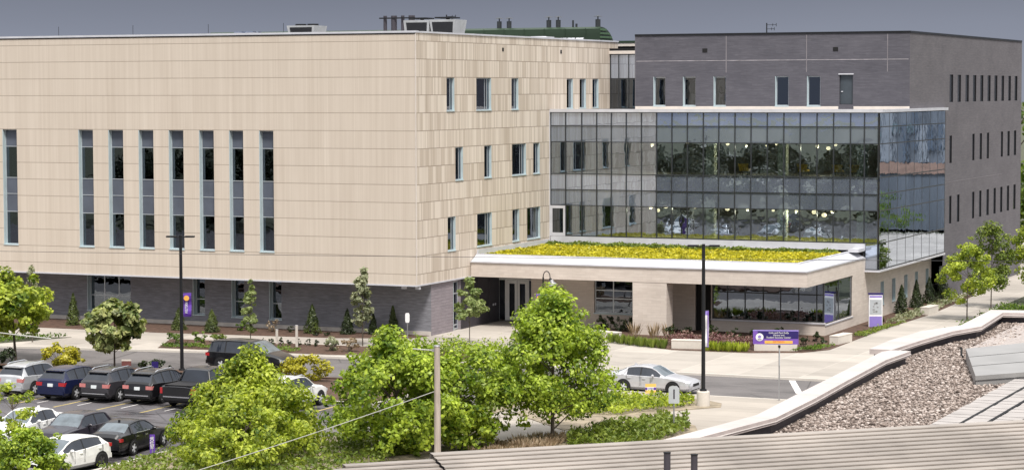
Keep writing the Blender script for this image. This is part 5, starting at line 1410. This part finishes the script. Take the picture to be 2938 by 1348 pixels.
def text(body, size, loc, rot, m, parent, name='lettering', align='CENTER', extr=.004, sx=1.0):
    cu = bpy.data.curves.new('tmp_text', 'FONT'); cu.body = body; cu.size = size; cu.align_x = align; cu.align_y = 'CENTER'; cu.extrude = extr; cu.resolution_u = 2
    to = bpy.data.objects.new('tmp_text', cu); COL.objects.link(to)
    bpy.context.view_layer.update()
    me = bpy.data.meshes.new_from_object(to.evaluated_get(bpy.context.evaluated_depsgraph_get()))
    bpy.data.objects.remove(to); bpy.data.curves.remove(cu)
    M = Matrix.Translation(Vector(loc)) @ rot.to_4x4() @ Matrix.Diagonal((sx,1,1,1))
    me.transform(M); me.materials.clear(); me.materials.append(m); me.name = name
    o = bpy.data.objects.new(name, me); COL.objects.link(o); o.parent = parent
    return o
def face_rot(az, roll=0):
    """text plane upright, readable from direction az (angle of its outward normal, radians)"""
    n = Vector((math.cos(az), math.sin(az), 0)); up = Vector((0,0,1)); r = up.cross(n)
    R = Matrix((r, up, n)).transposed()
    return R @ Matrix.Rotation(roll, 3, 'Z')
CAMDIR = math.radians(-66)     # direction the signs on the lamp posts face

def lamp_post(x, y, h, label, heads=True, z0=0.0, ang=0.0):
    r = empty('lamp_post', (x,y,0), 0, label, 'street lamp', 'tall black car park lamps')
    p = MB(); p.cyl((0,0,z0),(0,0,h),.105,.085,12); p.build('pole', MT['dark_metal'], r, 40, True)
    b = MB(); b.cyl((0,0,z0),(0,0,z0+.10),.19,.17,12); b.build('base_plate', MT['dark_metal'], r, 40, True)
    for s in (1,-1):
        a = MB(); c, sn = math.cos(ang)*s, math.sin(ang)*s
        a.obox((.18*c,.18*sn,h-.12),ang,.16,.03,.03); l = a.build('arm', MT['dark_metal'], r, None, True)
        a = MB(); a.obox((.55*c,.55*sn,h-.09),ang,.26,.15,.045); a.obox((.55*c,.55*sn,h-.139),ang,.20,.11,.004,1); a.build('lamp_head', [MT['dark_metal'], CM['lamp']], r, None, True)
    return r
def banner(x, y, z0, z1, w, label, az, off, kind=0):
    r = empty('banner', (x,y,0), 0, label, 'banner', 'purple lamp post banners')
    t = Vector((-math.sin(az), math.cos(az), 0)); n = Vector((math.cos(az), math.sin(az), 0))
    b = MB(); nz = 8
    pts = []
    for i in range(nz+1):
        z = z0 + (z1-z0)*i/nz; bow = .05*math.sin(i*1.2)
        pts.append((Vector((0,0,z)) + t*off + n*bow, Vector((0,0,z)) + t*(off+w) + n*(bow+.03*math.sin(i*.9))))
    for i in range(nz):
        a, c = pts[i], pts[i+1]
        mi = 1 if (kind == 1 and i < 7) else 0
        b.face([tuple(a[0]),tuple(a[1]),tuple(c[1]),tuple(c[0])], mi)
    cl = b.build('cloth', [IM['lilac'] if kind == 1 else IM['purple'], IM['white']], r, None, True)
    rd = MB()
    for z in (z0, z1): rd.cyl((0,0,z),tuple(Vector((0,0,z))+t*(off+w)),.018,n=6)
    rd.build('rod', MT['dark_metal'], r, None, True)
    if kind == 1:
        e = MB(); e.face([tuple(Vector((0,0,z0))+t*(off+w*.72)+n*.1),tuple(Vector((0,0,z0))+t*(off+w)+n*.1),tuple(Vector((0,0,z1))+t*(off+w)+n*.1),tuple(Vector((0,0,z1))+t*(off+w*.72)+n*.1)]); e.build('edge_band', IM['violet'], r, None, True)
        return r
    c0 = t*(off+w*.42) + n*.09
    d = MB(); cc = c0 + Vector((0,0,z1-(z1-z0)*.22)); R = face_rot(az)
    ring = [tuple(cc + R @ Vector((w*.34*math.cos(2*PI*i/14), w*.34*math.sin(2*PI*i/14), 0))) for i in range(14)]
    d.face(ring); d.build('emblem', IM['orange'], r, None, True)
    text('WESTERN', w*.50, c0 + Vector((0,0,z0+(z1-z0)*.38)), face_rot(az, PI/2), IM['white'], r, sx=.62)
    return r
lamp_post(-5.09,-19.9,7.75,'tall black twin-head lamp post in front of the beige wing',ang=.35)
banner(-5.09,-19.9,3.05,4.45,.46,'purple banner with orange disc on the left lamp post',CAMDIR,.12)
lamp_post(27.45,-22.55,8.2,'tall black twin-head lamp post on a round concrete footing by the silver sedan',z0=.78,ang=.35)
pd = empty('lamp_footing', (27.45,-22.55,0), 0, 'round pale concrete footing under the right lamp post', 'footing')
t = MB(); t.cyl((0,0,-.05),(0,0,.74),.335,.325,20); t.build('pedestal', IM['stone'], pd, 40, True)
t = MB(); t.cyl((0,0,.74),(0,0,.78),.30,.28,20); t.build('cap', IM['stone'], pd, 40, True)
banner(27.45,-22.55,3.0,4.85,.17,'narrow white and purple banner seen edge-on at the right lamp post',CAMDIR-.2,.1,1)

# gooseneck lamp on the plaza
g = empty('gooseneck_lamp', (8.2,1.5,0), 0, 'gooseneck lamp with bell shade in front of the entrance', 'street lamp')
p = MB(); p.cyl((0,0,0),(0,0,4.15),.06,.05,10); p.build('pole', MT['dark_metal'], g, 40, True)
arc = [(.0,0,4.15)] + [(.24-.24*math.cos(a)*1.0, 0.0, 4.15+.38*math.sin(a)) for a in [PI*k/8 for k in range(1,8)]] + [(.48,0,4.10)]
p = MB(); p.tube(arc,.03,8); p.build('arm', MT['dark_metal'], g, 40, True)
p = MB(); p.sphere((.50,0,4.02),.10,.10,.10,10,6,0); p.cyl((.55,0,3.98),(.62,0,3.80),.12,.16,12,1); p.cyl((.62,0,3.80),(.66,0,3.64),.20,.30,14,1); p.build('lamp_shade', [MT['dark_metal'], IM['galv']], g, 40, True)
banner(8.2,1.5,2.0,3.1,.34,'purple banner on the gooseneck lamp, tucked behind the maple',CAMDIR,-.44)

# monument sign
ms = empty('monument_sign', (23.2,2.65,0), 0, 'purple and navy monument sign with round seal on a pale stone base', 'sign')
ax = math.atan2(3.55-1.95, 24.3-21.95)*.55; nz_ = ax - PI/2; W2 = 1.38
tdir = Vector((math.cos(ax), math.sin(ax), 0)); nd = Vector((math.cos(nz_), math.sin(nz_), 0))
b = MB(); b.obox((0,0,.21),ax,W2*.95,.22,.21); b.build('stone_base', IM['stone'], ms, None, True)
b = MB(); b.obox((0,0,.83),ax,W2,.17,.40,0); b.build('panel', IM['violet'], ms, None, True)
b = MB(); c = nd*.176 + Vector((0,0,1.0)); b.obox(tuple(c+tdir*.14),ax,W2-.15,.006,.225); b.obox((0,0,1.245),ax,W2+.01,.18,.012,1); b.build('panel_top', [IM['navy'], IM['lilac']], ms, None, True)
R = face_rot(nz_)
c = nd*.19 - tdir*.98 + Vector((0,0,.86)); b = MB()
b.face([tuple(c + R @ Vector((.24*math.cos(2*PI*i/20), .24*math.sin(2*PI*i/20), 0))) for i in range(20)], 0)
c2 = c + nd*.004; b.face([tuple(c2 + R @ Vector((.10*math.cos(2*PI*i/12), .10*math.sin(2*PI*i/12)+.02, 0))) for i in range(12)], 1)
b.face([tuple(c2 + R @ Vector(q)) for q in ((-.12,-.12,.002),(.12,-.12,.002),(.1,-.17,.002),(-.1,-.17,.002))], 2)
b.build('seal', [IM['white'], IM['lilac'], IM['navy']], ms, None, True)
for s, z, sz in (('Cole and Paul Kelly', 1.13, .155), ('Library and', .99, .15), ('Student Success Center', .845, .155)): text(s, sz, nd*.19 + tdir*.18 + Vector((0,0,z)), R, IM['white'], ms)
b = MB(); b.obox(tuple(nd*.18 + tdir*.18 + Vector((0,0,.56))),ax,.85,.006,.085); b.build('name_strip', IM['orange'], ms, None, True)
text('2nd Nature', .15, nd*.19 + tdir*.18 + Vector((0,0,.60)), R, IM['red'], ms)

# map pillar
mp = empty('map_sign', (25.0,18.9,0), 0, 'white and purple map pillar on the bed by the right walk', 'sign')
a2 = math.radians(24); n2 = a2 - PI/2
b = MB(); b.obox((0,0,1.1),a2,.46,.11,1.1); b.build('pillar', IM['white'], mp, None, True)
nv = Vector((math.cos(n2), math.sin(n2), 0))
b = MB(); b.obox(tuple(nv*.112 + Vector((0,0,.37))),a2,.42,.006,.36); b.build('lower_panel', IM['lilac'], mp, None, True)
b = MB(); b.obox((0,0,2.24),a2,.50,.13,.05,0); b.obox(tuple(nv*.112+Vector((0,0,2.06))),a2,.42,.006,.06,1); b.build('header', [IM['navy'], IM['lilac']], mp, None, True)
b = MB(); c = nv*.114 + Vector((0,0,1.36)); b.obox(tuple(c),a2,.40,.005,.50,0)
R2 = face_rot(n2); rr = random.Random(3)
for i in range(9):
    q = c + nv*.007 + R2 @ Vector((rr.uniform(-.25,.2), rr.uniform(-.35,.35), 0)); b.obox(tuple(q),a2,rr.uniform(.03,.08),.002,rr.uniform(.03,.07),1)
b.build('map_panel', [IM['sign_back'], IM['galv']], mp, None, True)

# stone blocks
for (x, y, ang, L_, lab) in ((11.3,4.45,-.35,1.05,'pale stone block at the left end of the planting, beside the maple'),(17.95,1.72,.18,1.08,'long pale stone block in front of the purple-red planting'),(25.65,8.4,1.45,1.1,'pale stone block right of the monument sign'),(26.1,29.3,1.5,1.1,'pale stone block on the walk below the side conifers')):
    s = empty('stone_block', (x,y,0), ang, lab, 'stone bench', 'pale stone seat blocks')
    b = MB(); b.box(-L_,L_,-.3,.3,-.02,.50); b.build('block', IM['stone'], s, None, True)
    b = MB(); b.box(-L_-.015,L_+.015,-.315,.315,.50,.56); b.build('seat_slab', IM['stone'], s, None, True)

# road signs
def post(name, x, y, h, label, cat='road sign', r=.03, m=None):
    s = empty(name, (x,y,0), 0, label, cat)
    p = MB(); p.box(-r,r,-r*.6,r*.6,-.05,h); p.build('post', m or IM['galv'], s, None, True)
    return s
def cn(az): return Vector((math.cos(az), math.sin(az), 0))
s = post('road_sign', 15.65,-22.0,1.95,'blue and white road sign on a pale post left of the maple', m=IM['white'])
n_ = cn(CAMDIR); R3 = face_rot(CAMDIR); b = MB(); c = n_*.05 + Vector((0,0,1.75))
b.face([tuple(c + R3 @ Vector((.22*math.cos(2*PI*i/18), .24*math.sin(2*PI*i/18), 0))) for i in range(18)], 0)
for dx in (-.085,.085): b.face([tuple(c + n_*.006 + R3 @ Vector((dx+.05*math.cos(2*PI*i/10), .05*math.sin(2*PI*i/10)-.02, 0))) for i in range(10)], 1)
b.face([tuple(c + n_*.006 + R3 @ Vector(q)) for q in ((-.12,.10,0),(.12,.10,0),(.12,.14,0),(-.12,.14,0))], 1)
b.build('sign_plate', [IM['lilac'], IM['navy']], s, None, True)
b = MB(); c = n_*.05 + Vector((0,0,1.36)); b.face([tuple(c + R3 @ Vector(q)) for q in ((-.16,-.09,0),(.16,-.09,0),(.16,.09,0),(-.16,.09,0))]); b.face([tuple(c + n_*.004 + R3 @ Vector(q)) for q in ((-.08,-.06,0),(.02,-.06,0),(.02,.06,0),(-.08,.06,0))],1); b.build('plaque', [IM['navy'], IM['white']], s, None, True)

s = post('road_sign', 30.3,-18.95,2.85,'sign on a thin post seen edge-on in front of the monument sign')
e = MB(); tt = cn(math.radians(28)); b = MB(); az = math.radians(20)
b.obox((0,0,2.25),math.radians(112),.30,.012,.42); b.build('sign_plate', IM['sign_back'], s, None, True)
b = MB(); b.box(-.05,.05,-.05,.05,2.72,2.85); b.build('post_cap', MT['dark_metal'], s, None, True)

s = post('road_sign', 29.31,-31.87,2.15,'white sign with a dark upright bar on a thin post near the roof edge')
b = MB(); c = n_*.045 + Vector((0,0,1.82)); w2, h2 = .25, .41
oct_ = [(-w2,-h2+.03),(-w2+.03,-h2),(w2-.03,-h2),(w2,-h2+.03),(w2,h2-.12),(w2-.12,h2),(-w2+.12,h2),(-w2,h2-.12)]
b.face([tuple(c + R3 @ Vector((q[0],q[1],0))) for q in oct_],0); b.face([tuple(c - n_*.012 + R3 @ Vector((q[0],q[1],0))) for q in reversed(oct_)],0)
b.face([tuple(c + n_*.005 + R3 @ Vector(q)) for q in ((-.035,-.20,0),(.035,-.20,0),(.035,.25,0),(-.035,.25,0))],1)
b.build('sign_plate', [IM['sign_back'], MT['dark_panel']], s, None, True)

s = post('marker_post', 2.36,-6.0,2.3,'small white sign on a thin post in front of the brick corner', 'sign post', .025)
b = MB(); c = n_*.04+Vector((0,0,2.03)); b.face([tuple(c + R3 @ Vector((q[0]*.14,q[1]*.30,0))) for q in ((-.7,-1),(.7,-1),(.95,-.6),(.95,.6),(.7,1),(-.7,1),(-.95,.6),(-.95,-.6))]); b.build('sign_plate', IM['white'], s, None, True)
for (x, y, h, lab) in ((-6.93,-5.9,.9,'shorter white stake beside the slender tree'),(-4.87,-7.0,1.35,'taller white stake right of the slender tree, above the minivan')):
    s = empty('marker_stake', (x,y,0), 0, lab, 'stake', 'white stakes in the roadside bed')
    b = MB(); b.box(-.07,.07,-.04,.04,-.05,h); b.build('stake', IM['stone'], s, None, True)
    b = MB(); b.box(-.078,.078,-.048,.048,h,h+.03); b.build('cap', IM['white'], s, None, True)

# small yard signs
def yard(x, y, w, h, label, mats, bands, z0=.25):
    s = empty('yard_sign', (x,y,0), 0, label, 'yard sign')
    b = MB()
    for dx in (-w*.3, w*.3):
        q = R3 @ Vector((dx,0,0)); b.cyl((q.x,q.y,-.02),(q.x,q.y,z0+.05),.012,n=5)
    b.build('wire_stake', IM['galv'], s, None, True)
    b = MB()
    for i,(a, c, mi) in enumerate(bands):
        b.face([tuple(n_*.02 + Vector((0,0,z0)) + R3 @ Vector(q)) for q in ((-w/2,a*h,0),(w/2,a*h,0),(w/2,c*h,0),(-w/2,c*h,0))], mi)
    b.face([tuple(Vector((0,0,z0)) + R3 @ Vector(q)) for q in ((-w/2,h,0),(w/2,h,0),(w/2,0,0),(-w/2,0,0))], 0)
    b.build('board', mats, s, None, True)
    return s
y1 = yard(23.55,-19.75,.56,.50,'yellow and purple yard sign at the kerb in front of the silver sedan',[IM['yellow'],IM['white'],IM['purple']],((0,.32,0),(.32,.66,1),(.66,1,0)),.12)
b = MB()
for q0, q1 in ((-.28,-.18),(.16,.28)): b.face([tuple(n_*.026 + Vector((0,0,.12)) + R3 @ Vector(q)) for q in ((q0,.18,0),(q1,.18,0),(q1,.31,0),(q0,.31,0))])
b.build('corner_mark', IM['purple'], y1, None, True)
text('OPEN', .13, n_*.028 + Vector((0,0,.365)), R3, IM['blue'], y1)
yard(-8.0,-21.2,.55,.38,'small maroon yard sign under the large-leaved tree',[IM['maroon'],IM['stone'],IM['maroon']],((0,.75,0),(.75,1,1)),.25)
yard(-5.35,-22.3,.38,.40,'small dark blue yard sign behind the black SUV, left of the lamp post',[IM['navy'],IM['white'],IM['navy']],((0,.2,0),(.2,.8,0),(.8,1,0)),.35)
# upright purple stake sign at the black sedan
s = empty('stake_banner', (10.62,-47.1,0), 0, 'upright purple stake sign with white vertical lettering beside the black sedan', 'sign')
b = MB(); n4 = n_
def vs(x0,x1,z0,z1,o): return [tuple(n4*o + R3 @ Vector(q)) for q in ((x0,z0,0),(x1,z0,0),(x1,z1,0),(x0,z1,0))]
b.face(vs(-.115,.115,.05,.95,.0)); b.face(list(reversed(vs(-.115,.115,.05,.95,-.012)))); b.build('board', IM['purple'], s, None, True)
b = MB(); b.box(-.015,.015,-.012,.012,-.2,.9)
q = b.build('stake', IM['galv'], s, None, True)
text('VISITOR', .24, n4*.012 + Vector((0,0,.58)), face_rot(CAMDIR, PI/2), IM['white'], s, sx=.62)
b = MB(); b.face(vs(-.025,.025,.10,.15,.012)); b.build('dot', IM['white'], s, None, True)

# wooden pole, cables
wp = empty('utility_pole', (23.75,-45.5,0), 0, 'weathered wooden pole standing among the central trees', 'utility pole')
t = MB(); t.cyl((0,0,-.2),(0,0,5.22),.15,.12,12); t.build('pole', IM['wood'], wp, 40, True)
t = MB(); t.cyl((0,0,5.22),(0,0,5.27),.14,.12,12); t.build('cap', IM['galv'], wp, 40, True)
t = MB(); t.box(-.2,-.1,-.1,.0,5.0,5.1); t.build('bracket', IM['galv'], wp, None, True)
def wire(name, pts, r, m, label, sag=0):
    a, b = Vector(pts[0]), Vector(pts[-1]); n = 14; P = []
    for i in range(n+1):
        f = i/n; q = a.lerp(b, f); q.z -= sag*4*f*(1-f); P.append(tuple(q))
    mb = MB(); mb.tube(P, r, 6); o = mb.build(name, m, None, 60); return tag(o, label, 'cable')
wire('cable', [(23.65,-45.6,3.32),(19.5,-65.8,1.45)], .015, IM['cable'], 'thick pale cable running from the wooden pole down to the lower left', .12)
wire('cable', [(-25.5,-22.0,2.55),(-12.6,-22.0,1.70)], .04, IM['cable'], 'short pale cable in front of the tree at the left edge', .05)
t = MB(); t.cyl((-.1,-.05,5.05),(-1.15,.05,5.06),.03,n=6); t.build('side_arm', IM['cable'], wp, None, True)
wire('wire', [(-12,-60,9.6),(80,-60,11.3)], .009, IM['wire'], 'hair-thin dark wire crossing the whole view', .25)

# things behind the glass
lampm = emit_mat('pendant_glow', (1.0,.80,.52), 3.0)
for i, (x, z, d) in enumerate(((6.3,12.0,.30),(9.0,12.15,.2),(12.0,12.1,.3),(13.4,12.0,.2),(14.9,12.0,.2),(15.6,12.1,.2),(18.6,12.0,.30),(19.4,11.85,.36),(19.9,12.1,.3),
        (6.2,7.55,.42),(6.75,7.3,.36),(7.35,7.6,.42),(9.0,7.6,.2),(9.6,7.55,.2),(12.0,7.5,.4),(13.5,7.5,.3),(15.4,7.45,.26),(16.0,7.5,.26),(17.1,7.45,.3),(18.4,7.4,.44),(19.1,7.2,.42),(19.7,7.45,.34))):
    p = empty('pendant_lamp', (x+.9,YG+1.9,z), 0, 'lit round pendant lamp behind the '+('upper' if z > 10 else 'lower')+' glass floor', 'lamp', 'pendant lamps on the '+('upper' if z > 10 else 'lower')+' glass floor')
    t = MB(); t.sphere((0,0,0),d*.42,d*.42,d*.36,12,7); t.build('shade', lampm, p, 60, True)
    if i % 3 == 0:      # the lit lamps light the rooms
        bl = bpy.data.lights.new('bulb', 'POINT'); bl.energy = 130; bl.color = (1,.86,.66); bl.shadow_soft_size = .03
        bo = bpy.data.objects.new('bulb', bl); COL.objects.link(bo); bo.parent = p; bo.location = (0,0,-d*.42-.06)
    t = MB(); t.cyl((0,0,d*.4),(0,0,(13.9 if z > 10 else 9.4)-z),.012,n=5); t.build('cord', MT['black'], p, None, True)
CH = mat('chair_yellow', (.85,.55,.08), .6, 0, .1)
for i, (x, z) in enumerate(((13.9,9.95),(18.2,9.95),(20.7,9.95),(21.9,9.95),(22.9,9.95))):
    if i == 4: continue
    p = empty('lounge_chair', (x+.5,YG+1.3,z), 0, ('leftmost yellow chair','second yellow chair','third yellow chair','rightmost yellow chair')[i]+' behind the upper vision glass', 'chair', 'yellow chairs behind the glass')
    t = MB(); t.box(-.33,.33,-.3,.3,.28,.42); t.build('seat', CH, p, None, True)
    t = MB(); t.face([(-.30,-.30,.42),(.30,-.30,.42),(.40,-.36,.80),(-.40,-.36,.80)]); t.face([(.40,-.38,.80),(.30,-.32,.42),(-.30,-.32,.42),(-.40,-.38,.80)]); t.build('backrest', CH, p, None, True)
    for sx in (-.27,.27):
        for sy in (-.24,.24):
            t = MB(); t.cyl((sx,sy,0),(sx,sy,.28),.02,n=6); t.build('leg', MT['dark_metal'], p, None, True)
# unseen building added to the east for the side glass to mirror
eb = empty('office_building', (80,130,0), 0, 'unseen grey building across the street, added for the side glass to mirror', 'building')
eg = mat('east_panels', (.13,.148,.175), .6, .1, .4, .8, stretch=(1.5,1,.05))
t = MB(); t.box(40,120,126,150,0,19); t.build('wall', eg, eb)
t = MB(); t.box(39.9,120.1,125.8,125.98,6.4,7.6); t.build('band', mat('east_band', (.30,.20,.16), .7, 0, .2), eb)
rr = random.Random(9); fins = []
x = 40.5; sh = [mat('fin_pale', (.24,.265,.30), .6), mat('fin_blue', (.10,.13,.175), .5), MT['black'], mat('fin_teal', (.16,.22,.25), .5)]
while x < 119:
    w_ = rr.choice((.35,.5,.8,1.3)); z0_ = rr.choice((7.7,7.7,7.7,9.0,11.0)); z1_ = rr.choice((12.0,12.0,13.5,16.0))
    t = MB(); t.box(x,x+w_,125.85-rr.uniform(0,.2),125.97,z0_,z1_); t.build('fin', sh[rr.choice((0,1,2,2,3,1))], eb); x += w_ + rr.choice((.1,.3,.7))  # fins shaped to give the side glass its mirrored vertical streaks
# ------------------------------------------------------------------ camera, light
cam = bpy.data.cameras.new('camera'); co = bpy.data.objects.new('camera', cam); COL.objects.link(co)
cam.sensor_fit = 'HORIZONTAL'; cam.sensor_width = 36; cam.lens = 6630.98/2938*36; cam.clip_start = .5; cam.clip_end = 6000
r_ = Vector((.911827,.410566,-.002811)); u_ = Vector((-.022981,.057872,.998059)); f_ = Vector((-.409932,.909993,-.062205))
co.matrix_world = Matrix(((r_.x,u_.x,-f_.x,66.3116),(r_.y,u_.y,-f_.y,-132.2831),(r_.z,u_.z,-f_.z,15.9124),(0,0,0,1)))
scn.camera = co
SUN_EL, SUN_AZ = math.radians(58), math.radians(-52)      # azimuth measured from +X, counter-clockwise
sd = Vector((math.cos(SUN_EL)*math.cos(SUN_AZ), math.cos(SUN_EL)*math.sin(SUN_AZ), math.sin(SUN_EL)))
sun = bpy.data.lights.new('sun', 'SUN'); sun.energy = 3.4; sun.angle = math.radians(12); sun.color = (1, .95, .88)
so = bpy.data.objects.new('sun', sun); COL.objects.link(so); so.rotation_euler = sd.to_track_quat('Z', 'Y').to_euler(); so.location = (60,-120,90)
w = bpy.data.worlds.new('World'); scn.world = w; w.use_nodes = True
nt = w.node_tree; bg = nt.nodes['Background']; bg.inputs['Strength'].default_value = .1
sk = nt.nodes.new('ShaderNodeTexSky'); sk.sky_type = 'NISHITA'; sk.sun_disc = False; sk.sun_elevation = SUN_EL; sk.sun_rotation = math.radians(90) - SUN_AZ
sk.air_density = 1.2; sk.dust_density = 4.0; sk.ozone_density = 1.5
tc = nt.nodes.new('ShaderNodeTexCoord'); sp = nt.nodes.new('ShaderNodeSeparateXYZ'); nt.links.new(tc.outputs['Generated'], sp.inputs[0])
nz = nt.nodes.new('ShaderNodeTexNoise'); nz.inputs['Scale'].default_value = 2.2; nz.inputs['Detail'].default_value = 6
mpn = nt.nodes.new('ShaderNodeMapping'); mpn.inputs['Scale'].default_value = (1,1,3.5); nt.links.new(tc.outputs['Generated'], mpn.inputs[0]); nt.links.new(mpn.outputs[0], nz.inputs['Vector'])
zz = math_node(nt, 'ADD', sp.outputs[2], math_node(nt, 'MULTIPLY', math_node(nt, 'SUBTRACT', nz.outputs['Fac'], .5), .03))
cl = ramp(nt, zz, [(0,(.235,.255,.315)),(.022,(.20,.22,.28)),(.046,(.138,.153,.203)),(.22,(.42,.435,.465)),(.9,(1.35,1.35,1.36))])
mul = nt.nodes.new('ShaderNodeMix'); mul.data_type = 'RGBA'; mul.blend_type = 'MULTIPLY'; mul.inputs[0].default_value = 1
nt.links.new(cl, mul.inputs[6]); mul.inputs[7].default_value = (10,10,10,1)
nt.links.new(mix_col(nt, .88, sk.outputs[0], mul.outputs[2]), bg.inputs['Color'])
vs_ = scn.view_settings; vs_.view_transform = 'Standard'; vs_.look = 'None'; vs_.gamma = 1; vs_.exposure = .4
try: vs_.use_curve_mapping = False
except Exception: pass
scn.cycles.max_bounces = 8; scn.cycles.transparent_max_bounces = 12; scn.cycles.use_denoising = True
scn.cycles.sample_clamp_indirect = 6
bpy.context.view_layer.update()
